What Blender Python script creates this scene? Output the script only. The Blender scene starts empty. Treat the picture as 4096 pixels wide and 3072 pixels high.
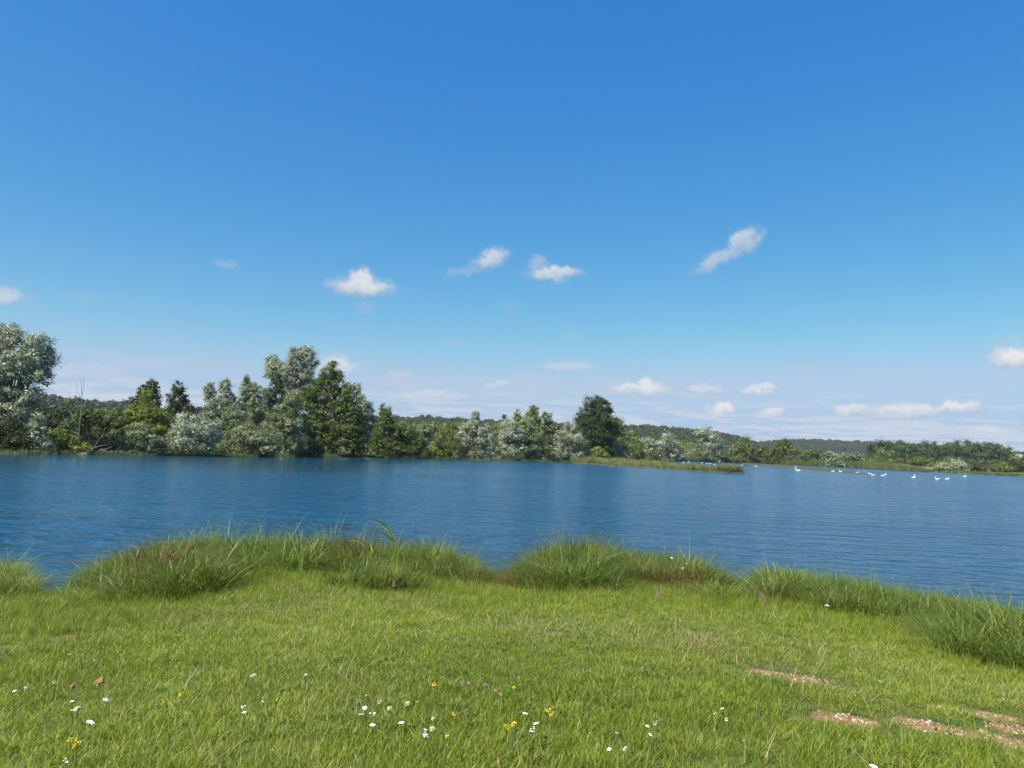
import bpy, math
import numpy as np
from mathutils import Matrix, Vector

rad = math.radians
scene = bpy.context.scene
COL = scene.collection

# ------------------------------------------------------------------ camera
F = 2960.0                      # focal length in photo pixels (photo 4096 x 3072)
CAM_Z = 2.3                     # eye height above the lake
PITCH = math.atan(264.0 / F)
ROLL = math.atan(0.035)
fwd = np.array([0, math.cos(PITCH), math.sin(PITCH)])
r0 = np.array([1.0, 0, 0])
u0 = np.array([0, -math.sin(PITCH), math.cos(PITCH)])
rgt = math.cos(ROLL) * r0 + math.sin(ROLL) * u0
upv = -math.sin(ROLL) * r0 + math.cos(ROLL) * u0
cam_data = bpy.data.cameras.new('camera')
cam = bpy.data.objects.new('camera', cam_data)
COL.objects.link(cam)
cam_data.sensor_width = 36.0
cam_data.lens = 36.0 * F / 4096.0
cam_data.clip_start = 0.1
cam_data.clip_end = 9000
M = Matrix.Identity(4)
for i in range(3):
    M[i][0] = rgt[i]; M[i][1] = upv[i]; M[i][2] = -fwd[i]
M[2][3] = CAM_Z
cam.matrix_world = M
scene.camera = cam


def ray(px, py):
    return fwd * F + rgt * (px - 2048.0) + upv * (1536.0 - py)


def at(px, py, depth):
    """point on a pixel's ray at a given forward distance (metres along +Y)"""
    d = ray(px, py)
    return np.array([0, 0, CAM_Z]) + d * (depth / d[1])


def on_z(px, py, z=0.0):
    d = ray(px, py)
    return np.array([0, 0, CAM_Z]) + d * ((z - CAM_Z) / d[2])


# ------------------------------------------------------------------ light
SUN_EL, SUN_AZ = rad(50), rad(-132)          # azimuth clockwise from +Y (view direction)
sd = np.array([math.sin(SUN_AZ) * math.cos(SUN_EL), math.cos(SUN_AZ) * math.cos(SUN_EL), math.sin(SUN_EL)])
sun_data = bpy.data.lights.new('sun', 'SUN')
sun_data.energy = 5.0
sun_data.angle = rad(0.53)
sun_data.color = (1.0, 0.94, 0.84)
sun = bpy.data.objects.new('sun', sun_data)
COL.objects.link(sun)
sun.rotation_euler = Vector(sd).to_track_quat('Z', 'Y').to_euler()
sun.location = (0, 0, 60)

scene.view_settings.view_transform = 'Standard'
scene.view_settings.look = 'None'
scene.view_settings.exposure = 0.8
scene.view_settings.gamma = 1.0
scene.view_settings.use_curve_mapping = False
scene.cycles.max_bounces = 4
scene.cycles.diffuse_bounces = 2
scene.cycles.glossy_bounces = 3
scene.cycles.transmission_bounces = 3
scene.cycles.volume_bounces = 0
scene.cycles.use_denoising = True
scene.cycles.caustics_reflective = False
scene.cycles.caustics_refractive = False

# ------------------------------------------------------------------ world: sky with clouds
world = bpy.data.worlds.new('World')
scene.world = world
world.use_nodes = True
NT = world.node_tree
NT.nodes.clear()


class NB:
    """small node builder"""
    def __init__(self, nt):
        self.nt = nt

    def n(self, typ, ins=None, **props):
        nd = self.nt.nodes.new(typ)
        for k, v in props.items():
            setattr(nd, k, v)
        if ins:
            for k, v in ins.items():
                s = nd.inputs[k]
                if isinstance(v, bpy.types.NodeSocket):
                    self.nt.links.new(v, s)
                else:
                    s.default_value = v
        return nd

    def math(self, op, a, b=None, c=None, clamp=False):
        ins = {0: a}
        if b is not None: ins[1] = b
        if c is not None: ins[2] = c
        return self.n('ShaderNodeMath', ins, operation=op, use_clamp=clamp).outputs[0]

    def vmath(self, op, a, b=None, out=0):
        ins = {0: a}
        if b is not None: ins[1] = b
        return self.n('ShaderNodeVectorMath', ins, operation=op).outputs[out]

    def maprange(self, v, a, b, c=0.0, d=1.0, smooth=False):
        return self.n('ShaderNodeMapRange', {0: v, 1: a, 2: b, 3: c, 4: d},
                      interpolation_type='SMOOTHSTEP' if smooth else 'LINEAR').outputs[0]

    def noise(self, vec, scale, detail=3, rough=0.5, out=0, dist=0.0):
        return self.n('ShaderNodeTexNoise', {'Vector': vec, 'Scale': scale, 'Detail': detail,
                                             'Roughness': rough, 'Distortion': dist}).outputs[out]

    def mixc(self, fac, a, b):
        nd = self.nt.nodes.new('ShaderNodeMix')
        nd.data_type = 'RGBA'
        for s, v in ((nd.inputs['Factor'], fac), (nd.inputs['A'], a), (nd.inputs['B'], b)):
            pass
        for idx, v in ((0, fac), (6, a), (7, b)):
            s = nd.inputs[idx]
            if isinstance(v, bpy.types.NodeSocket):
                self.nt.links.new(v, s)
            else:
                s.default_value = v if idx == 0 else (*v[:3], 1.0)
        return nd.outputs[2]


def ramp_node(nb, fac, stops):
    nd = nb.n('ShaderNodeValToRGB', {0: fac})
    el = nd.color_ramp.elements
    while len(el) < len(stops):
        el.new(0.5)
    for e, (p, c) in zip(el, stops):
        e.position = p
        e.color = (*c, 1.0)
    return nd.outputs[0]


W = NB(NT)
sky = W.n('ShaderNodeTexSky', sky_type='NISHITA', sun_disc=False, sun_elevation=SUN_EL,
          sun_rotation=SUN_AZ, altitude=100.0, air_density=1.0, dust_density=0.35, ozone_density=2.2)
# the camera's saturated rendering of blue sky: one tone curve per channel over the whole sky
hsv = W.n('ShaderNodeHueSaturation', {'Hue': 0.497, 'Saturation': 1.32, 'Value': 0.1, 'Color': sky.outputs[0]})
sc3 = W.n('ShaderNodeSeparateColor', {0: hsv.outputs[0]})
chan = [W.math('MULTIPLY', W.math('POWER', W.math('MINIMUM', W.math('MAXIMUM', sc3.outputs[q], 0.0), 1.2), gm), k * 10.0)
        for q, (gm, k) in enumerate([(1.1, 0.95), (0.8, 0.77), (0.32, 0.625)])]
chan[1] = W.math('SMOOTH_MIN', chan[1], W.math('MULTIPLY', chan[2], 0.745), 0.8)
chan[0] = W.math('MINIMUM', chan[0], W.math('MULTIPLY', chan[1], 0.70))
grade = W.n('ShaderNodeCombineColor', {0: chan[0], 1: chan[1], 2: chan[2]})
bg_sky = W.n('ShaderNodeBackground', {'Color': grade.outputs[0], 'Strength': 0.084})
world.cycles.sampling_method = 'MANUAL'
world.cycles.sample_map_resolution = 256
tc = W.n('ShaderNodeTexCoord')
dirv = W.vmath('NORMALIZE', tc.outputs['Generated'])
sep = W.n('ShaderNodeSeparateXYZ', {0: dirv})
az = W.math('ARCTAN2', sep.outputs[0], sep.outputs[1])
el = W.math('ARCSINE', sep.outputs[2])
ae = W.n('ShaderNodeCombineXYZ', {0: az, 1: el}).outputs[0]


def px_ae(px, py):
    d = ray(px, py)
    d = d / np.linalg.norm(d)
    return math.atan2(d[0], d[1]), math.asin(d[2])


wn = W.noise(dirv, 44.0, 8, 0.7, out=1)
wn2 = W.noise(dirv, 9.0, 3, 0.5, out=1)
warp = W.vmath('MULTIPLY', W.vmath('SUBTRACT', wn, (0.5, 0.5, 0.5)), (0.055, 0.032, 0.0))
warpb = W.vmath('MULTIPLY', W.vmath('SUBTRACT', wn2, (0.5, 0.5, 0.5)), (0.03, 0.009, 0.0))
aew = W.vmath('ADD', W.vmath('ADD', ae, warp), warpb)
# single clouds: centre, half axes (photo pixels), tilt (deg, up to the right), opacity
CLOUDS = [
    (1435, 1148, 145, 44, 0, 0.95), (1425, 1120, 75, 42, 0, 0.95),
    (1965, 1035, 85, 36, 22, 0.8), (1860, 1085, 80, 18, 18, 0.35),
    (2215, 1092, 135, 30, 0, 0.85), (2155, 1050, 50, 28, 20, 0.5),
    (2985, 960, 62, 46, 30, 0.75), (2890, 1035, 130, 34, 24, 0.62),
    (905, 1062, 46, 20, 0, 0.32), (5, 1182, 70, 36, 15, 0.7), (330, 1182, 80, 13, 0, 0.25),
    (4110, 1425, 120, 40, 0, 0.95), (4060, 1362, 90, 16, 0, 0.35),
    (1350, 1462, 110, 50, -10, 0.75), (1460, 1232, 60, 18, 0, 0.25), (2030, 1225, 50, 18, 10, 0.25),
    (2570, 1556, 160, 34, 0, 0.85), (2590, 1538, 60, 30, 0, 0.9), (2810, 1560, 80, 22, 0, 0.7),
    (3035, 1556, 95, 24, 0, 0.8), (2870, 1636, 62, 32, 0, 0.95), (3070, 1650, 85, 30, 0, 0.85),
    (3400, 1640, 100, 26, 0, 0.85), (3620, 1642, 170, 32, 0, 0.85), (3835, 1632, 110, 30, 5, 0.9),
    (3970, 1722, 90, 24, 0, 0.8), (2270, 1468, 150, 24, 0, 0.6), (1990, 1540, 70, 22, 10, 0.65),
    (2110, 1502, 80, 18, 0, 0.5), (1595, 1496, 55, 24, 0, 0.55), (1700, 1582, 230, 28, 0, 0.65),
    (330, 1480, 230, 32, 8, 0.5), (500, 1530, 200, 22, 0, 0.45), (3210, 1468, 100, 22, 0, 0.35),
    (2310, 1340, 50, 16, 10, 0.35), (1830, 1368, 60, 14, 0, 0.25), (2790, 1478, 70, 16, 0, 0.3),
    (850, 1470, 100, 18, 0, 0.3),
]
alpha = lum = None
for (cx, cy, rx, ry, tilt, op) in CLOUDS:
    a0, e0 = px_ae(cx, cy)
    mp = W.n('ShaderNodeMapping', {'Vector': aew, 'Location': (a0, e0, 0), 'Rotation': (0, 0, rad(tilt)),
                                   'Scale': (rx * 1.15 / F, ry * 1.2 / F, 1.0)}, vector_type='TEXTURE')
    ln = W.vmath('LENGTH', mp.outputs[0], out=1)
    mk = W.maprange(ln, 1.12, 0.32, 0.0, op, smooth=True)
    if op > 0.6:
        sy = W.n('ShaderNodeSeparateXYZ', {0: mp.outputs[0]}).outputs[1]
        br = W.math('MULTIPLY', mk, W.maprange(sy, -0.6, 0.35, 0.25, 1.0))
    else:
        br = W.math('MULTIPLY', mk, 0.7)
    if cy < 1300: br = W.math('MULTIPLY', br, 0.8)
    alpha = mk if alpha is None else W.math('MAXIMUM', alpha, mk)
    lum = br if lum is None else W.math('MAXIMUM', lum, br)
# the layer of small cumulus seen ever more edge-on towards the horizon, all round
zz = W.math('MAXIMUM', W.math('ADD', sep.outputs[2], 0.045), 0.02)
flat = W.n('ShaderNodeCombineXYZ', {0: W.math('DIVIDE', sep.outputs[0], zz), 1: W.math('DIVIDE', sep.outputs[1], zz)}).outputs[0]
lay = W.noise(flat, 1.3, 6, 0.62)
lay2 = W.noise(flat, 0.22, 2, 0.5)
band = W.math('MULTIPLY', W.maprange(el, 0.15, 0.02, 0.0, 1.0, smooth=True), 1.0)
thr = W.math('ADD', W.math('MULTIPLY', lay, 0.75), W.math('MULTIPLY', lay2, 0.35))
layer = W.math('MULTIPLY', W.maprange(thr, 0.44, 0.60, 0.0, 0.75, smooth=True), band)
alpha2 = W.math('MAXIMUM', alpha, layer)
lum2 = W.math('MAXIMUM', lum, W.math('MULTIPLY', layer, 0.85))
ccol = W.mixc(W.maprange(lum2, 0.1, 0.85), (0.25, 0.30, 0.36), (0.52, 0.50, 0.49))
bg_cloud = W.n('ShaderNodeBackground', {'Color': ccol, 'Strength': 1.0})
mixs = W.n('ShaderNodeMixShader', {0: W.math('MULTIPLY', alpha2, 0.92), 1: bg_sky.outputs[0], 2: bg_cloud.outputs[0]})
wo = W.n('ShaderNodeOutputWorld', {0: mixs.outputs[0]})


# ------------------------------------------------------------------ helpers
def tag(o, label=None, cat=None, group=None, kind=None):
    if label: o['label'] = label
    if cat: o['category'] = cat
    if group: o['group'] = group
    if kind: o['kind'] = kind
    return o


def make_mesh(name, verts, faces, mat=None, attrs=None, smooth=False):
    """verts (N,3); faces: array (M,k) or list of arrays; attrs: {name: (domain, values)}"""
    me = bpy.data.meshes.new(name)
    verts = np.asarray(verts, dtype=np.float32)
    groups = faces if isinstance(faces, list) else [faces]
    groups = [np.asarray(g, dtype=np.int32) for g in groups if len(g)]
    nl = sum(g.size for g in groups)
    nf = sum(len(g) for g in groups)
    me.vertices.add(len(verts))
    me.vertices.foreach_set('co', verts.ravel())
    me.loops.add(nl)
    me.polygons.add(nf)
    if nf:
        me.loops.foreach_set('vertex_index', np.concatenate([g.ravel() for g in groups]))
        tot = np.concatenate([np.full(len(g), g.shape[1], dtype=np.int32) for g in groups])
        st = np.concatenate([[0], np.cumsum(tot)[:-1]]).astype(np.int32)
        me.polygons.foreach_set('loop_start', st)
        me.polygons.foreach_set('loop_total', tot)
        if smooth:
            me.polygons.foreach_set('use_smooth', np.ones(nf, dtype=bool))
    if attrs:
        for k, (dom, val) in attrs.items():
            val = np.asarray(val, dtype=np.float32)
            if val.ndim == 2:
                a = me.attributes.new(k, 'FLOAT_VECTOR', dom)
                a.data.foreach_set('vector', val.ravel())
            else:
                a = me.attributes.new(k, 'FLOAT', dom)
                a.data.foreach_set('value', val)
    if mat:
        me.materials.append(mat)
    me.update(calc_edges=True)
    me.validate()
    return me


def obj(name, me, parent=None, link=True):
    o = bpy.data.objects.new(name, me)
    if link: COL.objects.link(o)
    if parent: o.parent = parent
    return o


def empty(name, loc):
    o = bpy.data.objects.new(name, None)
    o.empty_display_size = 0.3
    COL.objects.link(o)
    o.location = tuple(float(v) for v in loc)
    return o


_T = {}
def vnoise(x, y, seed=0):
    if seed not in _T:
        _T[seed] = np.random.default_rng(seed + 991).random((256, 256))
    t = _T[seed]
    x = np.asarray(x, float); y = np.asarray(y, float)
    xi = np.floor(x).astype(int); yi = np.floor(y).astype(int)
    fx = x - xi; fy = y - yi
    fx = fx * fx * (3 - 2 * fx); fy = fy * fy * (3 - 2 * fy)
    a = t[xi % 256, yi % 256]; b = t[(xi + 1) % 256, yi % 256]
    c = t[xi % 256, (yi + 1) % 256]; d = t[(xi + 1) % 256, (yi + 1) % 256]
    return (a * (1 - fx) + b * fx) * (1 - fy) + (c * (1 - fx) + d * fx) * fy


def fbm(x, y, seed=0, oct=4):
    s = 0; a = 1; tot = 0
    for k in range(oct):
        s = s + a * vnoise(x * 2 ** k, y * 2 ** k, seed + k)
        tot += a; a *= 0.5
    return s / tot


def sstep(a, b, x):
    t = np.clip((np.asarray(x, float) - a) / (b - a), 0, 1)
    return t * t * (3 - 2 * t)


def nrm(v):
    return v / np.maximum(np.linalg.norm(v, axis=-1, keepdims=True), 1e-9)


def tube(pts, radii, n=6):
    """tapered tube through points -> verts, quads"""
    pts = np.asarray(pts, float); k = len(pts)
    tan = np.gradient(pts, axis=0)
    tan = nrm(tan)
    ref = np.array([0.31, 0.95, 0.05]) if abs(tan[:, 2]).mean() > 0.7 else np.array([0.1, 0.2, 0.97])
    a = nrm(np.cross(tan, ref)); b = np.cross(tan, a)
    ang = np.linspace(0, 2 * np.pi, n, endpoint=False)
    V = pts[:, None, :] + np.asarray(radii)[:, None, None] * (np.cos(ang)[None, :, None] * a[:, None, :] + np.sin(ang)[None, :, None] * b[:, None, :])
    V = V.reshape(-1, 3)
    i = np.arange(k - 1)[:, None] * n; j = np.arange(n)[None, :]; j2 = (j + 1) % n
    Q = np.stack([i + j, i + j2, i + n + j2, i + n + j], -1).reshape(-1, 4)
    return V, Q


def join(parts):
    vs, fs, o = [], [], 0
    for v, f in parts:
        vs.append(v); fs.append(np.asarray(f) + o); o += len(v)
    return np.concatenate(vs), np.concatenate(fs)


# ------------------------------------------------------------------ materials
def new_mat(name):
    m = bpy.data.materials.new(name)
    m.use_nodes = True
    m.node_tree.nodes.clear()
    return m, NB(m.node_tree)


def leaf_mat(name, stops, transl=0.3, rough=0.5, inst=None, spec=0.3, dry=None, tl_tint=(1.0, 1.15, 0.55)):
    """foliage: colour by per-leaf tint (and per-plant tone), part translucent"""
    m, b = new_mat(name)
    t = b.n('ShaderNodeAttribute', attribute_name='tint').outputs['Fac']
    if inst:
        tone = b.n('ShaderNodeAttribute', attribute_name='tone', attribute_type='INSTANCER').outputs['Fac']
        t = b.math('ADD', b.math('MULTIPLY', t, 1 - inst), b.math('MULTIPLY', tone, inst))
    col = ramp_node(b, t, stops)
    if dry:
        dr = b.n('ShaderNodeAttribute', attribute_name='dry', attribute_type='INSTANCER').outputs['Fac']
        t2 = b.n('ShaderNodeAttribute', attribute_name='tint').outputs['Fac']
        f = b.maprange(b.math('ADD', dr, b.math('MULTIPLY', t2, 0.5)), 0.75, 1.15)
        col = b.mixc(f, col, dry)
    p = b.n('ShaderNodeBsdfPrincipled', {'Base Color': col, 'Roughness': rough, 'Specular IOR Level': spec})
    tcol = b.mixc(1.0, col, col)
    mul = b.n('ShaderNodeMix', data_type='RGBA', blend_type='MULTIPLY')
    mul.inputs[0].default_value = 1.0
    b.nt.links.new(col, mul.inputs[6]); mul.inputs[7].default_value = (*tl_tint, 1)
    tr = b.n('ShaderNodeBsdfTranslucent', {'Color': mul.outputs[2]})
    mx = b.n('ShaderNodeMixShader', {0: transl, 1: p.outputs[0], 2: tr.outputs[0]})
    b.n('ShaderNodeOutputMaterial', {0: mx.outputs[0]})
    return m


def plain_mat(name, col, rough=0.7, noise=None, bump=0.0, spec=0.3):
    m, b = new_mat(name)
    c = (*col, 1.0)
    ins = {'Roughness': rough, 'Specular IOR Level': spec}
    tcn = b.n('ShaderNodeTexCoord').outputs['Object']
    if noise:
        nz = b.noise(tcn, noise[0], 4, 0.6)
        c = b.mixc(b.maprange(nz, 0.3, 0.7), col, noise[1])
    ins['Base Color'] = c
    if bump:
        bp = b.n('ShaderNodeBump', {'Height': b.noise(tcn, noise[0] if noise else 10, 5, 0.6), 'Strength': bump, 'Distance': 0.02})
        ins['Normal'] = bp.outputs[0]
    p = b.n('ShaderNodeBsdfPrincipled', ins)
    b.n('ShaderNodeOutputMaterial', {0: p.outputs[0]})
    return m


def brighter(stops, k):
    return [(p, tuple(v * k for v in c)) for p, c in stops]


MAT = {
    'silver': leaf_mat('silver_leaf', [(0.0, (0.13, 0.165, 0.085)), (0.4, (0.25, 0.29, 0.175)), (0.75, (0.37, 0.40, 0.275)), (1.0, (0.52, 0.54, 0.41))], 0.2, 0.45, spec=0.5, tl_tint=(1, 1.05, .7)),
    'sage': leaf_mat('sage_leaf', [(0.0, (0.09, 0.125, 0.05)), (0.6, (0.20, 0.24, 0.11)), (1.0, (0.38, 0.41, 0.25))], 0.22, 0.5, tl_tint=(1, 1.05, .7)),
    'olive': leaf_mat('olive_leaf', [(0.0, (0.07, 0.10, 0.02)), (0.6, (0.145, 0.185, 0.045)), (1.0, (0.25, 0.28, 0.09))], 0.25),
    'alder': leaf_mat('alder_leaf', [(0.0, (0.045, 0.075, 0.011)), (0.6, (0.105, 0.15, 0.022)), (1.0, (0.20, 0.245, 0.048))], 0.25, 0.4),
    'bright': leaf_mat('bright_leaf', [(0.0, (0.10, 0.135, 0.016)), (0.6, (0.20, 0.245, 0.03)), (1.0, (0.30, 0.34, 0.065))], 0.3),
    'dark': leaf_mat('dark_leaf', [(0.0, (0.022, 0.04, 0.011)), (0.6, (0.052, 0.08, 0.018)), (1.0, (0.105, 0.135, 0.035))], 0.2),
    'brownish': leaf_mat('brownish_leaf', [(0.0, (0.06, 0.07, 0.02)), (0.6, (0.115, 0.12, 0.036)), (1.0, (0.19, 0.18, 0.06))], 0.22),
    'poplar': leaf_mat('poplar_leaf', [(0.0, (0.036, 0.062, 0.016)), (0.6, (0.075, 0.115, 0.03)), (1.0, (0.15, 0.19, 0.065))], 0.25),
}
M_FOREST = leaf_mat('forest_leaf', [(0.0, (0.025, 0.042, 0.012)), (0.5, (0.055, 0.076, 0.02)), (0.8, (0.08, 0.09, 0.03)), (1.0, (0.11, 0.105, 0.045))], 0.2, inst=0.6)
M_GRASS = leaf_mat('grass_blade', [(0.0, (0.085, 0.135, 0.012)), (0.4, (0.20, 0.255, 0.024)), (0.75, (0.32, 0.365, 0.05)), (1.0, (0.52, 0.54, 0.20))], 0.40, 0.42, inst=0.5, dry=(0.36, 0.30, 0.13))
M_SEDGE = leaf_mat('sedge_blade', [(0.0, (0.045, 0.085, 0.012)), (0.45, (0.125, 0.18, 0.02)), (0.75, (0.22, 0.27, 0.045)), (1.0, (0.46, 0.46, 0.18))], 0.3, 0.38, inst=0.35, dry=(0.19, 0.10, 0.034))
M_REED = leaf_mat('reed_blade', [(0.0, (0.075, 0.10, 0.028)), (0.6, (0.175, 0.195, 0.07)), (1.0, (0.31, 0.30, 0.14))], 0.25, 0.55, inst=0.5, dry=(0.28, 0.21, 0.11))
M_WEED = leaf_mat('weed_leaf', [(0.0, (0.075, 0.13, 0.014)), (0.6, (0.14, 0.21, 0.026)), (1.0, (0.22, 0.29, 0.05))], 0.3, 0.5, inst=0.4)
M_STRAW = leaf_mat('dry_straw', [(0.0, (0.25, 0.20, 0.09)), (1.0, (0.50, 0.43, 0.24))], 0.3, 0.6)
M_CATTAIL = leaf_mat('cattail_leaf', [(0.0, (0.13, 0.20, 0.03)), (1.0, (0.25, 0.32, 0.07))], 0.35, 0.4)
M_BARK = plain_mat('bark', (0.10, 0.08, 0.06), 0.9, (3.0, (0.20, 0.17, 0.13)), 0.5)
M_PALEBARK = plain_mat('weathered_wood', (0.15, 0.13, 0.095), 0.85, (4.0, (0.25, 0.22, 0.17)), 0.3)
M_STEM = plain_mat('green_stem', (0.10, 0.15, 0.03), 0.6, (30.0, (0.16, 0.19, 0.05)))
M_WHITE = plain_mat('white_petal', (0.80, 0.79, 0.76), 0.6, (200.0, (0.68, 0.68, 0.62)))
M_YELLOW = plain_mat('yellow_petal', (0.72, 0.48, 0.02), 0.6, (200.0, (0.80, 0.58, 0.05)))
M_PURPLE = plain_mat('purple_petal', (0.38, 0.07, 0.30), 0.6, (200.0, (0.48, 0.14, 0.38)))
M_BROWNHEAD = plain_mat('brown_seed_head', (0.24, 0.12, 0.05), 0.85, (120.0, (0.34, 0.20, 0.10)))
M_BEIGEHEAD = plain_mat('beige_seed_head', (0.40, 0.34, 0.18), 0.85, (120.0, (0.50, 0.42, 0.26)))
M_SWAN = plain_mat('swan_plumage', (0.82, 0.82, 0.80), 0.7, (12.0, (0.76, 0.75, 0.71)))
M_BEAK = plain_mat('orange_beak', (0.60, 0.20, 0.03), 0.5, (40.0, (0.52, 0.16, 0.03)))
M_SAND = plain_mat('pale_sand', (0.27, 0.23, 0.15), 0.9, (0.8, (0.20, 0.18, 0.10)), 0.3)
M_BAR = plain_mat('low_marsh_turf', (0.050, 0.062, 0.018), 0.9, (0.35, (0.085, 0.078, 0.03)), 0.4)
M_HILL = plain_mat('hillside_floor', (0.040, 0.055, 0.020), 0.95, (0.02, (0.06, 0.065, 0.028)))
M_FIELD = plain_mat('stubble_field', (0.36, 0.30, 0.17), 0.95, (0.02, (0.30, 0.27, 0.15)))


def stone_mat():
    m, b = new_mat('gravel_stone')
    t = b.n('ShaderNodeAttribute', attribute_name='tone', attribute_type='INSTANCER').outputs['Fac']
    c = ramp_node(b, t, [(0.0, (0.17, 0.10, 0.05)), (0.5, (0.29, 0.18, 0.095)), (0.85, (0.37, 0.26, 0.15)), (1.0, (0.50, 0.42, 0.31))])
    p = b.n('ShaderNodeBsdfPrincipled', {'Base Color': c, 'Roughness': 0.8})
    b.n('ShaderNodeOutputMaterial', {0: p.outputs[0]})
    return m


M_STONE = stone_mat()


def ground_mat():
    m, b = new_mat('meadow_soil')
    tcn = b.n('ShaderNodeTexCoord').outputs['Object']
    bare = b.n('ShaderNodeAttribute', attribute_name='bare').outputs['Fac']
    n1 = b.noise(tcn, 3.0, 5, 0.6); n2 = b.noise(tcn, 45.0, 4, 0.65); n3 = b.noise(tcn, 0.05, 3, 0.5)
    g = b.mixc(b.maprange(n1, 0.3, 0.7), (0.050, 0.072, 0.016), (0.085, 0.105, 0.024))
    g = b.mixc(b.maprange(n3, 0.35, 0.7), g, (0.10, 0.12, 0.035))
    s = b.mixc(b.maprange(n2, 0.3, 0.7), (0.17, 0.105, 0.05), (0.30, 0.20, 0.105))
    c = b.mixc(b.maprange(b.math('ADD', bare, b.math('MULTIPLY', b.math('SUBTRACT', n2, 0.5), 0.6)), 0.35, 0.6), g, s)
    bp = b.n('ShaderNodeBump', {'Height': n2, 'Strength': 0.7, 'Distance': 0.02})
    p = b.n('ShaderNodeBsdfPrincipled', {'Base Color': c, 'Roughness': 0.95, 'Specular IOR Level': 0.2, 'Normal': bp.outputs[0]})
    b.n('ShaderNodeOutputMaterial', {0: p.outputs[0]})
    return m


def water_mat():
    m, b = new_mat('lake_water')
    pos = b.n('ShaderNodeNewGeometry').outputs['Position']
    # wind ripples: crests run across the wind, short and broken
    def waves(rot, sx, sy, detail, rough, loc=0.0):
        m1 = b.n('ShaderNodeMapping', {'Vector': pos, 'Location': (loc, loc, 0.0), 'Rotation': (0, 0, rad(rot))})
        m2 = b.n('ShaderNodeMapping', {'Vector': m1.outputs[0], 'Scale': (sx, sy, 1.0)})
        return b.noise(m2.outputs[0], 1.0, detail, rough, dist=0.35)

    def ridge(w):
        return b.math('SUBTRACT', 1.0, b.math('ABSOLUTE', b.math('MULTIPLY_ADD', w, 2.0, -1.0)))
    w1 = waves(12, 0.42, 1.05, 3, 0.55)
    w2 = ridge(waves(9, 0.9, 2.2, 2, 0.5, 3.1))
    w3 = waves(16, 4.0, 11.0, 2, 0.5, 7.7)
    gust = b.maprange(waves(5, 0.02, 0.07, 3, 0.55, 11.0), 0.35, 0.65, 0.6, 1.1)
    h = b.math('ADD', b.math('ADD', b.math('MULTIPLY', w1, 0.42), b.math('MULTIPLY', w2, 0.15)), b.math('MULTIPLY', w3, 0.03))
    xyz = b.n('ShaderNodeSeparateXYZ', {0: pos})
    fetch = b.maprange(xyz.outputs[0], -40.0, 40.0, 0.75, 1.3)        # the open right side has the longer run of wind
    lee = b.math('MULTIPLY', b.maprange(xyz.outputs[1], 26.0, 80.0, smooth=True), b.maprange(xyz.outputs[0], 2.0, -14.0, smooth=True))   # calmer in the lee of the trees
    h = b.math('MULTIPLY', b.math('MULTIPLY', b.math('MULTIPLY', h, gust), fetch), b.maprange(lee, 0.0, 1.0, 1.0, 0.28))
    bp = b.n('ShaderNodeBump', {'Height': h, 'Strength': 1.0, 'Distance': 1.0})
    p = b.n('ShaderNodeBsdfPrincipled', {'Base Color': (0.004, 0.056, 0.115, 1), 'Roughness': b.maprange(lee, 0.0, 1.0, 0.15, 0.08), 'IOR': 1.333,
                                         'Specular IOR Level': 1.0, 'Normal': bp.outputs[0]})
    b.n('ShaderNodeOutputMaterial', {0: p.outputs[0]})
    return m


M_GROUND = ground_mat()
M_WATER = water_mat()

# ------------------------------------------------------------------ lake outline
NEAR_PX = [(-400, 2325), (-150, 2325), (30, 2335), (140, 2372), (215, 2388), (290, 2365), (380, 2305), (520, 2262), (800, 2245),
           (1200, 2238), (1500, 2245), (1750, 2262), (1890, 2285), (1985, 2318), (2060, 2300), (2180, 2268),
           (2400, 2262), (2650, 2285), (2850, 2315), (2955, 2358), (3030, 2345), (3150, 2340), (3500, 2385),
           (3800, 2432), (4096, 2500), (4400, 2590)]
FAR_PX = [(4500, 1930), (4096, 1908), (3873, 1896), (3711, 1889), (3603, 1883), (3441, 1873), (3300, 1865), (3100, 1857),
          (2900, 1851), (2720, 1846), (2560, 1843), (2400, 1846), (2320, 1850), (2200, 1848), (2000, 1843), (1850, 1838), (1700, 1835),
          (1500, 1830), (1300, 1828), (1000, 1828), (800, 1825), (600, 1822), (350, 1818), (150, 1816), (0, 1815), (-300, 1812)]
near_w = [on_z(*p)[:2] for p in NEAR_PX]
far_w = [on_z(*p)[:2] for p in FAR_PX]
LAKE = np.array([(-90, 14), (-30, 11.5)] + near_w + [(30, 3), (90, -30), (320, -30), (330, 150)] + far_w + [(-75, 78), (-110, 60)])


def lake_sd(x, y):
    """signed distance to the lake outline: positive on land"""
    x = np.asarray(x, float).ravel(); y = np.asarray(y, float).ravel()
    out = np.full(x.shape, 1e9); inside = np.zeros(x.shape, bool)
    n = len(LAKE)
    for i in range(n):
        ax, ay = LAKE[i]; bx, by = LAKE[(i + 1) % n]
        ex, ey = bx - ax, by - ay
        t = np.clip(((x - ax) * ex + (y - ay) * ey) / (ex * ex + ey * ey), 0, 1)
        out = np.minimum(out, np.hypot(x - ax - t * ex, y - ay - t * ey))
        c = ((ay > y) != (by > y))
        with np.errstate(divide='ignore', invalid='ignore'):
            xi = ax + (y - ay) / (by - ay) * ex if by != ay else np.full(x.shape, -1e9)
        inside ^= c & (x < xi)
    return np.where(inside, -out, out)


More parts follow.
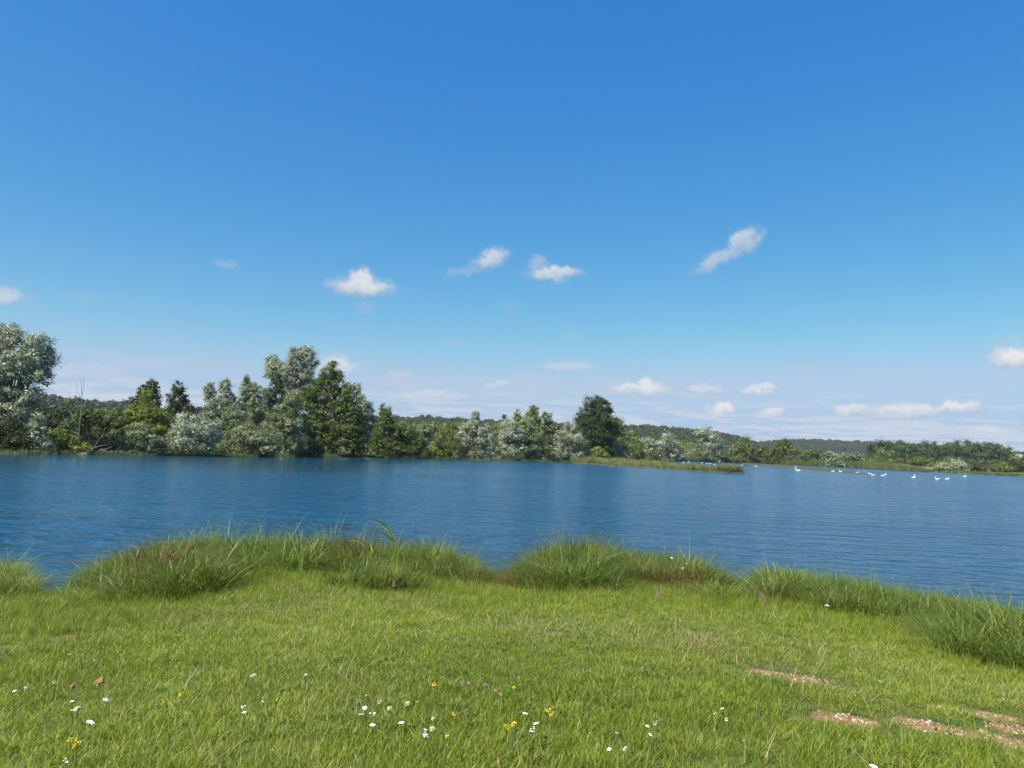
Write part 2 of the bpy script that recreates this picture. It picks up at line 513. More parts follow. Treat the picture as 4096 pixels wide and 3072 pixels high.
def ground_h(x, y):
    x = np.asarray(x, float); y = np.asarray(y, float)
    shp = x.shape
    s = lake_sd(x, y).reshape(shp)
    r = np.hypot(x, y)
    near = 0.10 * sstep(0, 0.5, s) + 0.60 * sstep(0.2, 10.5, s) + 0.05 * (fbm(x * 0.45, y * 0.45, 5) - 0.5) * sstep(0, 2, s)
    far = np.minimum(0.12 * sstep(0, 1.0, s) + 0.012 * np.maximum(s, 0), 1.2) + 0.25 * (fbm(x * 0.05, y * 0.05, 9) - 0.5) * sstep(3, 30, s)
    k = sstep(30, 60, r)
    land = near * (1 - k) + far * k
    return np.where(s > 0, land, np.maximum(-0.9, s * 0.35))


# bare gravel patches on the lawn: photo pixel centre, half axes (metres)
BARE = [(3385, 2872, 0.24, 0.14, -12), (3490, 2892, 0.16, 0.10, -10), (3690, 2900, 0.26, 0.15, -8), (3800, 2925, 0.22, 0.14, -10), (3980, 2868, 0.20, 0.13, 0),
        (3930, 2935, 0.14, 0.10, 0), (4060, 2920, 0.20, 0.20, 0), (4130, 2990, 0.25, 0.2, 0), (4040, 2805, 0.18, 0.07, 0), (3740, 2830, 0.18, 0.05, 0),
        (3060, 2695, 0.22, 0.11, -10), (3260, 2720, 0.24, 0.12, -8), (3160, 2722, 0.18, 0.06, -8), (3380, 2770, 0.12, 0.05, 0), (3340, 2752, 0.1, 0.05, 0),
        (265, 2550, 0.22, 0.16, 0), (120, 2555, 0.20, 0.10, 0), (60, 2590, 0.2, 0.08, 0), (1650, 2524, 0.13, 0.11, 0), (2230, 2534, 0.16, 0.10, 0), (2350, 2556, 0.1, 0.06, 0)]


def on_ground(px, py, h=0.0):
    z = 0.3
    for _ in range(14):
        p = on_z(px, py, z + h)
        z = 0.5 * z + 0.5 * float(ground_h(np.array([p[0]]), np.array([p[1]]))[0])
    return np.array([p[0], p[1], z])


BARE_W = [(on_ground(a, b), rx * 0.95, ry * 1.2, rad(t)) for (a, b, rx, ry, t) in BARE]


def bare_mask(x, y, grow=1.0):
    m = np.zeros(np.shape(x))
    wob = 1.3 * (fbm(np.asarray(x) * 5, np.asarray(y) * 5, 21, 3) - 0.5)
    for (p, rx, ry, t) in BARE_W:
        dx = np.asarray(x) - p[0]; dy = np.asarray(y) - p[1]
        u = (dx * math.cos(t) + dy * math.sin(t)) / rx; v = (-dx * math.sin(t) + dy * math.cos(t)) / ry
        m = np.maximum(m, (1.0 - sstep(0.45, 1.25, np.hypot(u, v) / grow + wob)) * (1.0 if rx * ry > 0.025 and p[0] > 1.5 else 0.6))
    return m


# ground sheet: a polar net round the camera, fine near by and reaching the horizon
ang = np.concatenate([np.arange(-62, 62, 0.36), np.arange(62, 298, 4.0)])
rr = np.concatenate([np.arange(0.6, 30, 0.27), 30 * 1.042 ** np.arange(0, 107)])
A, R_ = np.meshgrid(np.radians(ang), rr)
GX, GY = (R_ * np.sin(A)).ravel(), (R_ * np.cos(A)).ravel()
GZ = ground_h(GX, GY)
na, nr_ = len(ang), len(rr)
i = np.arange(nr_ - 1)[:, None] * na; j = np.arange(na)[None, :]; j2 = (j + 1) % na
gq = np.stack([i + j, i + na + j, i + na + j2, i + j2], -1).reshape(-1, 4)
gv = np.stack([GX, GY, GZ], -1)
cz = float(ground_h(np.array([0.0]), np.array([0.0]))[0])
gv = np.vstack([gv, [[0, 0, cz]]])
fan = np.stack([np.full(na, len(gv) - 1), np.arange(na), (np.arange(na) + 1) % na], -1)
bare_v = np.where(np.hypot(gv[:, 0], gv[:, 1]) < 20, bare_mask(gv[:, 0], gv[:, 1]), 0)
ground = obj('ground', make_mesh('ground', gv, [gq, fan], M_GROUND, {'bare': ('POINT', bare_v)}, smooth=True))
tag(ground, 'grassy lake bank and flat meadow land reaching to the hills', 'ground', kind='structure')

wv = np.array([(-160, -60, 0), (420, -60, 0), (420, 480, 0), (-160, 480, 0)], float)
water = obj('lake_water', make_mesh('lake_water', wv, np.array([[0, 1, 2, 3]]), M_WATER))
tag(water, 'rippled deep blue lake water between grassy bank and willows', 'water', kind='structure')

# ------------------------------------------------------------------ instancing of uncountable plants
def instancer(name, pts, rot, scl, tone, dry, sources, label, cat):
    """ONE object: geometry-node instances of tuft meshes on given points"""
    me = make_mesh(name, pts, np.zeros((0, 3)), None,
                   {'rot': ('POINT', rot), 'scl': ('POINT', scl), 'tone': ('POINT', tone), 'dry': ('POINT', dry)})
    o = obj(name, me)
    tag(o, label, cat, kind='stuff')
    ng = bpy.data.node_groups.new(name + '_scatter', 'GeometryNodeTree')
    ng.interface.new_socket('Geometry', in_out='INPUT', socket_type='NodeSocketGeometry')
    ng.interface.new_socket('Geometry', in_out='OUTPUT', socket_type='NodeSocketGeometry')
    N = ng.nodes; L = ng.links
    gi = N.new('NodeGroupInput'); go = N.new('NodeGroupOutput')
    ip = N.new('GeometryNodeInstanceOnPoints')
    jn = N.new('GeometryNodeJoinGeometry')
    for s in sources:
        oi = N.new('GeometryNodeObjectInfo')
        oi.inputs['Object'].default_value = s
        oi.inputs['As Instance'].default_value = True
        L.new(oi.outputs['Geometry'], jn.inputs[0])

    def attr(nm, typ):
        a = N.new('GeometryNodeInputNamedAttribute')
        a.data_type = typ
        a.inputs['Name'].default_value = nm
        return a.outputs[0]
    L.new(gi.outputs[0], ip.inputs['Points'])
    L.new(jn.outputs[0], ip.inputs['Instance'])
    ip.inputs['Pick Instance'].default_value = True
    rv = N.new('FunctionNodeRandomValue'); rv.data_type = 'INT'
    rv.inputs[4].default_value = 0; rv.inputs[5].default_value = len(sources) - 1
    L.new(rv.outputs[2], ip.inputs['Instance Index'])
    er = N.new('FunctionNodeEulerToRotation')
    L.new(attr('rot', 'FLOAT_VECTOR'), er.inputs[0])
    L.new(er.outputs[0], ip.inputs['Rotation'])
    L.new(attr('scl', 'FLOAT_VECTOR'), ip.inputs['Scale'])
    L.new(ip.outputs[0], go.inputs[0])
    md = o.modifiers.new('scatter', 'NODES')
    md.node_group = ng
    return o


def blades(n, radius, h0, h1, w, lean0, lean1, curl, rng, segs=3, wind=(0, 0)):
    """a tuft of n curved grass blades -> verts, [quads, tris], tint per face"""
    ph = rng.random(n) * 2 * np.pi
    rr = radius * np.sqrt(rng.random(n))
    base = np.stack([rr * np.cos(ph), rr * np.sin(ph), np.zeros(n) - 0.01], -1)
    az_ = ph + rng.normal(0, 0.9, n)
    H = rng.uniform(h0, h1, n)
    ln = rng.uniform(lean0, lean1, n)
    cu = curl * rng.uniform(0.5, 1.4, n)
    d = np.stack([np.cos(az_), np.sin(az_), np.zeros(n)], -1)
    d[:, 0] += wind[0]; d[:, 1] += wind[1]
    side = np.stack([-np.sin(az_ + rng.normal(0, .7, n)), np.cos(az_ + rng.normal(0, .7, n)), np.zeros(n)], -1)
    side = nrm(side)
    W_ = w * rng.uniform(0.6, 1.3, n)
    vs = []
    p = base.copy(); a = ln.copy()
    step = H / segs
    for k in range(segs):
        taper = 1.0 - 0.28 * k
        vs.append(p - side * (W_ * taper / 2)[:, None]); vs.append(p + side * (W_ * taper / 2)[:, None])
        dirs = d * np.sin(a)[:, None] + np.array([0, 0, 1.0]) * np.cos(a)[:, None]
        p = p + dirs * step[:, None]
        a = a + cu / segs
    vs.append(p)
    m = 2 * segs + 1
    V = np.stack(vs, 1).reshape(-1, 3)
    b0 = np.arange(n)[:, None] * m
    quads = np.concatenate([b0 + np.array([[2 * k, 2 * k + 1, 2 * k + 3, 2 * k + 2]]) for k in range(segs - 1)], 1).reshape(-1, 4)
    tris = (b0 + np.array([[2 * segs - 2, 2 * segs - 1, 2 * segs]])).reshape(-1, 3)
    t = rng.random(n)
    tint = np.concatenate([np.repeat(t, segs - 1), t])
    return V, [quads, tris], tint


def tuft_source(name, mat, *a, **k):
    V, Fc, t = blades(*a, **k)
    return obj(name, make_mesh(name, V, Fc, mat, {'tint': ('FACE', t)}), link=False)


rng = np.random.default_rng(7)


def leaf_cards(C, out, Ln, Wd, rng, tang=None, tw=0.0, upb=0.3, rnd=0.42):
    """diamond leaves at centres C facing roughly outwards"""
    n = len(C)
    N = nrm(out * 0.7 + np.array([0, 0, upb]) + rng.normal(0, rnd, (n, 3)))
    T = rng.normal(0, 1, (n, 3))
    if tang is not None:
        T = T * (1 - tw) + np.asarray(tang) * tw * 1.6
    T = nrm(T - N * (T * N).sum(-1, keepdims=True))
    B = np.cross(N, T)
    Ls = (Ln * rng.uniform(0.6, 1.3, n))[:, None] * 0.5; Ws = (Wd * rng.uniform(0.6, 1.3, n))[:, None] * 0.5
    V = np.stack([C - T * Ls, C + B * Ws - T * Ls * 0.1, C + T * Ls, C - B * Ws - T * Ls * 0.1], 1).reshape(-1, 3)
    Q = np.arange(4 * n).reshape(-1, 4)
    return V, Q


# ------------------------------------------------------------------ hills with woods
def hill(name, label, crest, width, forest=True, label_f=None, tree_h=11.0, spacing=8.0, mat=M_HILL, seed=1):
    """crest: list of (px, py_of_tree_tops, depth). A long ridge with a gentle front slope."""
    C = np.array([at(px, py, d) for px, py, d in crest])
    s = np.linspace(0, 1, len(C))
    m = 90
    t = np.linspace(0, 1, m)
    P = np.stack([np.interp(t, s, C[:, k]) for k in range(3)], -1)
    P[:, 2] = np.maximum(P[:, 2] - (tree_h if forest else 0), 1.0)
    P[:, 2] *= 1 + 0.05 * (fbm(t * 14, t * 0 + seed, seed) - 0.5)
    hor = nrm(P[:, :2])
    rows = []
    prof = [(-1.0, -0.5), (-0.8, 0.10), (-0.55, 0.38), (-0.3, 0.72), (-0.12, 0.93), (0, 1.0), (0.15, 0.96), (0.6, 0.5), (1.0, -0.4)]
    for f, g in prof:
        q = P.copy()
        q[:, :2] += hor * f * width
        q[:, 2] = np.where(g < 0, g * 4, P[:, 2] * g + 0.6)
        rows.append(q)
    V = np.stack(rows, 0); nrow = len(prof)
    ii = np.arange(nrow - 1)[:, None] * m; jj = np.arange(m - 1)[None, :]
    Q = np.stack([ii + jj, ii + jj + 1, ii + m + jj + 1, ii + m + jj], -1).reshape(-1, 4)
    o = obj(name, make_mesh(name, V.reshape(-1, 3), Q, mat, smooth=True))
    tag(o, label, 'hill', kind='structure')
    if not forest:
        return
    rg = np.random.default_rng(seed)
    length = np.linalg.norm(np.diff(P[:, :2], axis=0), axis=1).sum()
    n = int(length * width * 1.05 / spacing ** 2)
    u = rg.random(n) * (m - 1.001); v = -0.86 + rg.random(n) * 0.98
    pf = np.array(prof)
    k = u.astype(int); fr = (u - k)[:, None]
    base = P[k] * (1 - fr) + P[k + 1] * fr
    hh = nrm(base[:, :2])
    g = np.interp(v, pf[:, 0], pf[:, 1])
    pts = base.copy()
    pts[:, :2] += hh * (v * width)[:, None]
    pts[:, 2] = np.maximum(base[:, 2] * g + 0.6, 0.3)
    sc = rg.uniform(0.65, 1.2, n) * tree_h / 11.0
    tone = np.clip(0.25 + 0.6 * fbm(pts[:, 0] / 60, pts[:, 1] / 60, seed + 3) + rg.normal(0, 0.16, n), 0, 1)
    rot = np.zeros((n, 3)); rot[:, 2] = rg.random(n) * 6.28
    scl = np.stack([sc * rg.uniform(0.85, 1.2, n)] * 2 + [sc * rg.uniform(0.8, 1.15, n)], -1)
    instancer('forest', pts, rot, scl, tone, np.zeros(n), FOREST_SRC, label_f, 'forest')


FOREST_SRC = []
for v in range(4):
    rg = np.random.default_rng(100 + v)
    cl = []; ou = []
    for k in range(26):
        dv = nrm(rg.normal(0, 1, (1, 3)))[0]
        dv[2] = abs(dv[2]) * 1.0 - 0.25
        c = np.array([0, 0, 6.2]) + dv * np.array([3.6, 3.6, 4.2]) * rg.uniform(0.7, 1.0)
        q = c + rg.normal(0, 0.75, (20, 3))
        cl.append(q); ou.append(np.repeat(nrm((c - [0, 0, 6.0])[None]), 20, 0))
    C_ = np.concatenate(cl); O_ = np.concatenate(ou)
    V, Q = leaf_cards(C_, O_, 1.7, 1.2, rg)
    tv, tq = tube([(0, 0, -1), (0, 0, 3), (0.1, 0, 6)], [0.35, 0.28, 0.12], 5)
    V2, Q2 = join([(V, Q), (tv, tq)])
    tint = np.concatenate([rg.random(len(Q)), np.full(len(tq), 0.05)])
    FOREST_SRC.append(obj('forest_tree_source', make_mesh('forest_tree_source', V2, Q2, M_FOREST, {'tint': ('FACE', tint)}), link=False))

hill('hill', 'low wooded ridge rising behind the left bank', [(-900, 1560, 560), (-300, 1570, 600), (150, 1580, 640), (330, 1596, 680), (540, 1612, 720), (800, 1635, 800), (1100, 1652, 900)],
     180, True, 'dense dark woodland on the ridge behind the standing dead tree', seed=11)
hill('hill', 'long wooded ridge behind the willows and the round dark tree', [(900, 1648, 980), (1300, 1658, 960), (1574, 1662, 950), (1725, 1668, 950), (1852, 1675, 950), (2029, 1682, 950), (2240, 1692, 950), (2484, 1704, 960), (2597, 1704, 980), (2688, 1710, 1000), (2774, 1719, 1020), (2868, 1733, 1040), (2945, 1747, 1060), (3010, 1768, 1080), (3060, 1800, 1090)],
     240, True, 'continuous broadleaf woodland along the ridge behind the willows', seed=12)
hill('hill', 'far bluish wooded ridge beyond the reed bank and poplars', [(2880, 1770, 1700), (3008, 1767, 1720), (3160, 1757, 1750), (3280, 1757, 1780), (3457, 1765, 1800), (3690, 1774, 1850), (3850, 1788, 1900), (4000, 1806, 1950), (4150, 1808, 1980), (4600, 1815, 2000)],
     330, True, 'distant blue green woodland on the far ridge behind the poplars', spacing=9.0, seed=13)
hill('field', 'pale stubble field on the far slope right of the poplars', [(3980, 1822, 1250), (4060, 1818, 1250), (4200, 1820, 1250), (4500, 1828, 1250)], 120, False, mat=M_FIELD, seed=14)


# ------------------------------------------------------------------ trees and shrubs
FS = np.array(FAR_PX[::-1], float)
OLD_X = [0, 350, 600, 1000, 1300, 1700, 2000, 2300, 2400, 2535, 2680, 2850, 2975, 3130, 3255, 3400]
OLD_D = [78, 79, 84, 103, 108, 115, 122, 130, 190, 200, 212, 232, 322, 334, 342, 999]


def shore_depth(px):
    return float(on_z(px, np.interp(px, FS[:, 0], FS[:, 1]))[1])


def from_shore(px, depth):
    """distance of a thing: where its shore is, plus how far it stands behind the shore"""
    if px >= 3400: return depth
    return shore_depth(px) + max(0.4, depth - 1.0 - float(np.interp(px, OLD_X, OLD_D)))


def tree(name, label, kind, bx, depth, lobes, cat='tree', group=None, trunk=True, dens=3.3, lf=None, wind=None, seed=0, base_py=None,
         crown_name='crown', trunk_name='trunk', crad=None, trunk_r=None, mat=None, clump_gap=1.0):
    """lobes: (px, py, rx_px, ry_px) in the photo; every lobe becomes a rounded leafy mass at this depth"""
    rg = np.random.default_rng(1000 + seed)
    depth = from_shore(bx, depth)
    mpp = depth / F
    b = at(bx, 1800, depth)
    bz = float(ground_h(np.array([b[0]]), np.array([b[1]]))[0])
    bz = max(bz, -0.05)
    base = np.array([b[0], b[1], bz - 0.05])
    dd_ = base - np.array([0, 0, CAM_Z])
    base_y = 1536 - F * (dd_ @ upv) / (dd_ @ fwd)
    root = empty(name, base)
    tag(root, label, cat, group)
    L_, W_ = lf if lf else (0.26, 0.16)
    lobes = [(a, c, r * 1.08, q * 1.05) for a, c, r, q in lobes]
    sc = max(1.0, depth / 125.0)
    L_, W_ = L_ * sc, W_ * sc
    CC, OO, TT = [], [], []
    tips = []
    for (lx, ly, rx, ry) in lobes:
        dd = depth + rg.uniform(-0.3, 0.3) * rx * mpp
        if ly + ry > base_y - 26:           # lowest masses hang right down to the bank
            tpy = ly - ry
            ry = (base_y + 4 - tpy) / 2; ly = tpy + ry
        c = at(lx, ly, dd)
        R = np.array([rx * mpp, 0.85 * (rx + 0.25 * ry) * mpp, ry * mpp])
        cr = crad if crad else float(np.clip(0.30 * R.mean(), 0.32, 0.85))
        cr *= max(1.0, sc * 0.85)
        area = math.pi * R[0] * R[2]
        ncl = max(6, int(area * 2.3 / (cr * cr * 1.7) * clump_gap))
        dv = nrm(rg.normal(0, 1, (ncl, 3)))
        rad_ = rg.uniform(0.45, 1.0, ncl) ** 0.6
        cc = c + dv * R * rad_[:, None] * 0.92
        # uneven outline: some clumps stick out, some are set back
        cc += dv * R * (rg.normal(0, 0.09, ncl))[:, None]
        cc[:, 2] = np.maximum(cc[:, 2], bz + 0.15)
        nl = max(10, int(area * dens / (L_ * W_ * 0.5 * 0.6) / ncl))
        ci = np.repeat(np.arange(ncl), nl)
        g = rg.normal(0, 1, (len(ci), 3)) * np.array([0.46, 0.46, 0.34]) * cr * rg.uniform(0.7, 1.3, ncl)[ci][:, None]
        pos = cc[ci] + g
        pos[:, 2] = np.maximum(pos[:, 2], bz + 0.05)
        CC.append(pos); OO.append(nrm(dv[ci] * 0.55 + nrm(g) * 0.85))
        TT.append(np.clip(0.5 + rg.normal(0, 0.17, ncl)[ci] + rg.normal(0, 0.13, len(ci)), 0, 1))
        tips.append(c)
        ks = rg.choice(ncl, min(3, ncl), replace=False)
        tips.extend([0.6 * cc[q] + 0.4 * c for q in ks])
    C = np.concatenate(CC) - base; O = np.concatenate(OO); T = np.concatenate(TT)
    V, Q = leaf_cards(C, O, L_, W_, rg, tang=wind, tw=0.55 if wind is not None else 0.0)
    obj(crown_name, make_mesh(crown_name, V, Q, mat or MAT[kind], {'tint': ('FACE', T)}), root)
    if trunk:
        top = max(l for l in [t[2] for t in tips])
        Hh = top - base[2]
        r0_ = trunk_r if trunk_r else 0.022 * Hh + 0.05
        parts = []
        cx = np.mean([t[0] for t in tips]); cy = np.mean([t[1] for t in tips])
        k = 7
        zs = np.linspace(0, Hh * 0.8, k)
        mx = np.linspace(0, 1, k) ** 1.5
        main = np.stack([(cx - base[0]) * mx + rg.normal(0, 0.02 * Hh * 0.3, k) * (np.arange(k) > 0), (cy - base[1]) * mx + rg.normal(0, 0.02 * Hh * 0.3, k) * (np.arange(k) > 0), zs], -1)
        parts.append(tube(main, r0_ * np.linspace(1, 0.18, k), 7))
        for q, tp in enumerate(tips):
            tl = tp - base
            z0 = np.clip(tl[2] * rg.uniform(0.25, 0.6), 0.1 * Hh, Hh * 0.75)
            p0 = np.array([np.interp(z0, zs, main[:, 0]), np.interp(z0, zs, main[:, 1]), z0])
            f0 = np.interp(z0, zs, np.linspace(1, 0.18, k))
            md = p0 * 0.45 + tl * 0.55 + np.array([0, 0, 0.04 * Hh])
            parts.append(tube([p0, md, tl], [r0_ * f0 * 0.55, r0_ * f0 * 0.35, 0.025], 5))
        v, q = join(parts)
        obj(trunk_name, make_mesh(trunk_name, v, q, M_BARK, smooth=True), root)
    return root


def shrub(label, kind, bx, depth, lobes, **k):
    k.setdefault('cat', 'shrub'); k.setdefault('crown_name', 'foliage'); k.setdefault('trunk_name', 'stem'); k.setdefault('trunk_r', 0.07)
    return tree(k.pop('name', 'shrub'), label, kind, bx, depth, lobes, **k)


WIND = (-0.85, 0.1, 0.45)          # the wind lays leaves over to the left
SW = dict(lf=(0.31, 0.12), wind=WIND)

# --- left bank
tree('white_willow', 'tall white willow with silvery crown at the left end of the bank', 'silver', 30, 88,
     [(-190, 1400, 120, 110), (-60, 1365, 100, 72), (15, 1350, 62, 55), (75, 1375, 56, 54), (160, 1380, 46, 58), (182, 1430, 40, 58), (120, 1440, 75, 60), (20, 1440, 95, 70),
      (-120, 1490, 120, 90), (150, 1500, 60, 44), (50, 1530, 90, 66), (-20, 1600, 110, 70), (105, 1585, 55, 46), (60, 1650, 80, 50), (-100, 1650, 90, 70)], seed=1, dens=2.8, crad=0.75, **SW)
shrub('dark green shrub beneath the tall white willow with shade put into its leaf colour', 'dark', 40, 84, [(-90, 1745, 110, 62), (40, 1745, 85, 55), (90, 1780, 50, 34), (0, 1700, 80, 40)], seed=2)  # dark leaf colour carries the shade of the willow crown above
shrub('small upright silver shrub beside the tall white willow', 'silver', 158, 82, [(155, 1686, 32, 36), (160, 1735, 30, 34), (168, 1775, 44, 26)], seed=3, **SW)
shrub('low yellow green shrub at the foot of the standing dead tree', 'bright', 260, 83, [(240, 1745, 46, 32), (215, 1785, 40, 24), (285, 1775, 55, 30), (330, 1792, 40, 20)], seed=4)
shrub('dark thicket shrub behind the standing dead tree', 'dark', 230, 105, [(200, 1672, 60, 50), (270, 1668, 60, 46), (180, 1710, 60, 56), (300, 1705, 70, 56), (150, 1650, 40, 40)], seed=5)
shrub('leafy mid green shrub just right of the dead trunk', 'poplar', 360, 96, [(345, 1650, 32, 28), (385, 1668, 26, 28), (330, 1690, 50, 34), (280, 1700, 34, 30)], seed=6)
shrub('broad fuzzy olive shrub behind the fallen pale branches', 'olive', 430, 104, [(400, 1680, 60, 42), (470, 1678, 62, 40), (430, 1725, 90, 48), (370, 1740, 60, 40), (500, 1730, 60, 50)], seed=7)
shrub('low brownish shrub under the fallen pale branches', 'brownish', 440, 88, [(400, 1782, 50, 24), (455, 1765, 44, 34), (350, 1790, 36, 20)], seed=8)
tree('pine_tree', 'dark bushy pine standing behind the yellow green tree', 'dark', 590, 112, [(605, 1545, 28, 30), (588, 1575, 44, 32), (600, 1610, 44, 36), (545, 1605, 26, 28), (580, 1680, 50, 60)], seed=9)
tree('deciduous_tree', 'yellow green tree in front of the dark bushy pine', 'bright', 585, 104, [(588, 1590, 24, 32), (580, 1640, 52, 44), (620, 1670, 52, 44), (545, 1680, 50, 44), (585, 1710, 80, 44), (640, 1720, 40, 40)], seed=10)
tree('pine_tree', 'dark cone shaped tree between the yellow green tree and silver willows', 'dark', 715, 114, [(712, 1555, 24, 32), (710, 1600, 40, 40), (722, 1645, 56, 44), (700, 1690, 60, 44), (760, 1655, 26, 30), (690, 1735, 60, 40)], seed=11)
shrub('rounded grey green shrub at the water beneath the yellow green tree', 'sage', 570, 87, [(560, 1728, 52, 40), (600, 1765, 60, 44), (525, 1775, 50, 36), (640, 1785, 30, 26)], seed=12, **SW)
shrub('large silver grey shrub at the water below the cone shaped tree', 'silver', 770, 92, [(770, 1690, 72, 42), (800, 1720, 76, 46), (715, 1745, 56, 46), (775, 1775, 96, 40), (850, 1735, 34, 60)], seed=13, **SW)
# --- the big group
tree('white_willow', 'silver willow with two narrow spires beside the cone shaped tree', 'silver', 880, 118,
     [(838, 1562, 22, 36), (850, 1600, 30, 36), (902, 1545, 24, 40), (905, 1590, 34, 40), (930, 1625, 30, 36)], seed=14, **SW)
tree('willow', 'grey green willow filling the bank below the two silver spires', 'sage', 900, 110,
     [(860, 1650, 44, 36), (915, 1680, 60, 50), (880, 1730, 70, 56), (960, 1740, 60, 60), (900, 1780, 80, 40)], seed=15, **SW)
tree('willow', 'grey green willow with a thin top between spires and tallest crown', 'sage', 1010, 121,
     [(985, 1525, 14, 26), (1000, 1560, 40, 32), (1035, 1580, 36, 40), (985, 1610, 40, 40), (1040, 1640, 44, 46), (1000, 1680, 50, 46)], seed=16, **SW)
tree('white_willow', 'tallest silver willow rising at the middle of the tree group', 'silver', 1180, 126,
     [(1090, 1452, 28, 36), (1085, 1495, 30, 40), (1128, 1480, 32, 36), (1187, 1415, 32, 32), (1225, 1415, 36, 32), (1195, 1455, 52, 46), (1238, 1452, 34, 46), (1150, 1510, 56, 46), (1210, 1520, 56, 46), (1180, 1580, 66, 46)], seed=17, dens=3.0, **SW)
tree('deciduous_tree', 'narrow mid green tree standing in front of the tallest silver willow', 'poplar', 1105, 119,
     [(1105, 1510, 18, 26), (1105, 1545, 32, 32), (1110, 1590, 42, 40), (1100, 1635, 44, 40)], seed=18)
tree('alder_tree', 'big dark green alder leaning over the water in front of the silver willow', 'alder', 1330, 113,
     [(1328, 1462, 14, 22), (1312, 1490, 34, 30), (1345, 1500, 26, 34), (1275, 1540, 36, 30), (1330, 1545, 52, 42), (1240, 1570, 40, 34), (1290, 1595, 70, 46), (1375, 1590, 36, 46), (1240, 1630, 50, 46), (1335, 1650, 84, 56), (1405, 1650, 44, 60), (1260, 1700, 60, 56),
      (1350, 1720, 84, 56), (1425, 1720, 46, 56), (1300, 1775, 66, 46), (1390, 1775, 80, 46), (1450, 1778, 30, 36)], seed=19, dens=3.0, crad=0.62, lf=(0.26, 0.2))
tree('willow', 'grey green willow in front of the alder on its water side', 'sage', 1140, 110,
     [(1165, 1605, 36, 34), (1150, 1650, 52, 46), (1110, 1690, 54, 46), (1170, 1700, 48, 46), (1130, 1750, 70, 44), (1180, 1770, 40, 40)], seed=20, **SW)
shrub('low added shrub with dark leaves standing in for shade under the alder', 'dark', 1235, 110, [(1225, 1790, 44, 30), (1265, 1795, 40, 26), (1195, 1805, 30, 18)], seed=120)  # added to cover a bright ground gap; dark leaves stand in for shade
shrub('low grey green shrub at the waterline left of the alder', 'sage', 1010, 106,
     [(985, 1740, 56, 40), (1040, 1755, 60, 40), (1000, 1785, 70, 32), (1085, 1790, 46, 26)], seed=21, **SW)
tree('white_willow', 'silver willow showing behind the right shoulder of the alder', 'silver', 1440, 126,
     [(1388, 1555, 20, 34), (1424, 1562, 20, 34), (1405, 1600, 40, 40), (1450, 1630, 40, 50), (1470, 1680, 34, 60), (1420, 1680, 60, 70)], seed=22, **SW)
# --- middle of the far bank
tree('alder_tree', 'young yellow green alder with a pointed top beside the dark alder', 'bright', 1540, 117,
     [(1530, 1640, 12, 28), (1545, 1665, 30, 30), (1560, 1695, 30, 32), (1535, 1720, 44, 34), (1545, 1765, 56, 40), (1510, 1790, 34, 30), (1580, 1790, 40, 30)], seed=23, mat=leaf_mat('young_alder_leaf', [(0.0, (0.045, 0.07, 0.010)), (0.6, (0.10, 0.14, 0.02)), (1.0, (0.18, 0.22, 0.05))], 0.3))
tree('white_willow', 'thin silver willow sapling behind the young yellow green alder', 'silver', 1560, 126, [(1553, 1650, 12, 30), (1560, 1690, 16, 36), (1562, 1740, 20, 40)], seed=24, **SW)
shrub('rounded green shrub hanging over the water beside the young alder', 'alder', 1640, 118,
     [(1625, 1740, 40, 30), (1660, 1765, 46, 34), (1610, 1785, 50, 34), (1680, 1795, 36, 26), (1650, 1800, 60, 22)], seed=25, mat=leaf_mat('green_shrub_leaf', [(0.0, (0.035, 0.06, 0.010)), (0.6, (0.078, 0.115, 0.02)), (1.0, (0.14, 0.18, 0.04))], 0.3))
shrub('dull olive shrub set back behind the rounded green shrub', 'olive', 1640, 185, [(1610, 1710, 44, 22), (1680, 1720, 50, 24), (1580, 1725, 40, 26), (1640, 1745, 70, 24)], seed=26)
shrub('grey green shrub set back between green shrub and olive willow', 'sage', 1720, 150, [(1700, 1720, 40, 28), (1735, 1710, 26, 24), (1720, 1750, 50, 34), (1725, 1790, 40, 30)], seed=27, **SW)
shrub('dull olive shrub set back behind the windblown silver willow', 'olive', 1810, 190, [(1790, 1715, 40, 24), (1840, 1705, 40, 22), (1820, 1745, 70, 30), (2000, 1720, 60, 26)], seed=28)
tree('willow', 'upright olive willow clump at the waterline beside windblown silver willow', 'olive', 1785, 122,
     [(1790, 1735, 30, 26), (1770, 1765, 38, 34), (1800, 1780, 36, 36), (1775, 1805, 44, 20)], seed=29, lf=(0.4, 0.1), wind=(-0.1, 0, 1))
shrub('small bright grass green shrub in the gap at the waterline', 'bright', 1730, 121, [(1730, 1805, 26, 18), (1755, 1812, 22, 12)], seed=30)
tree('white_willow', 'windblown silver willow with a thin plume at its top', 'silver', 1900, 125,
     [(1905, 1656, 14, 18), (1902, 1685, 22, 22), (1870, 1720, 38, 30), (1915, 1720, 46, 34), (1860, 1760, 50, 36), (1930, 1760, 52, 36), (1880, 1800, 66, 30), (1950, 1800, 46, 28)], seed=31, **SW)
tree('sapling', 'thin dark sapling top poking up between two silver willows', 'dark', 2015, 145, [(2015, 1668, 8, 10), (2016, 1685, 11, 10), (2016, 1720, 12, 30)], seed=32)
tree('white_willow', 'pale silver willow just right of the windblown plume willow', 'silver', 2040, 129,
     [(2035, 1705, 40, 30), (2060, 1740, 48, 40), (2025, 1760, 40, 40), (2050, 1800, 60, 34)], seed=33, **SW)
tree('deciduous_tree', 'yellow green tree spire rising among the silver willows', 'bright', 2130, 140, [(2132, 1645, 22, 26), (2130, 1680, 34, 34), (2140, 1730, 44, 44), (2070, 1665, 18, 26), (2075, 1700, 26, 30)], seed=34)
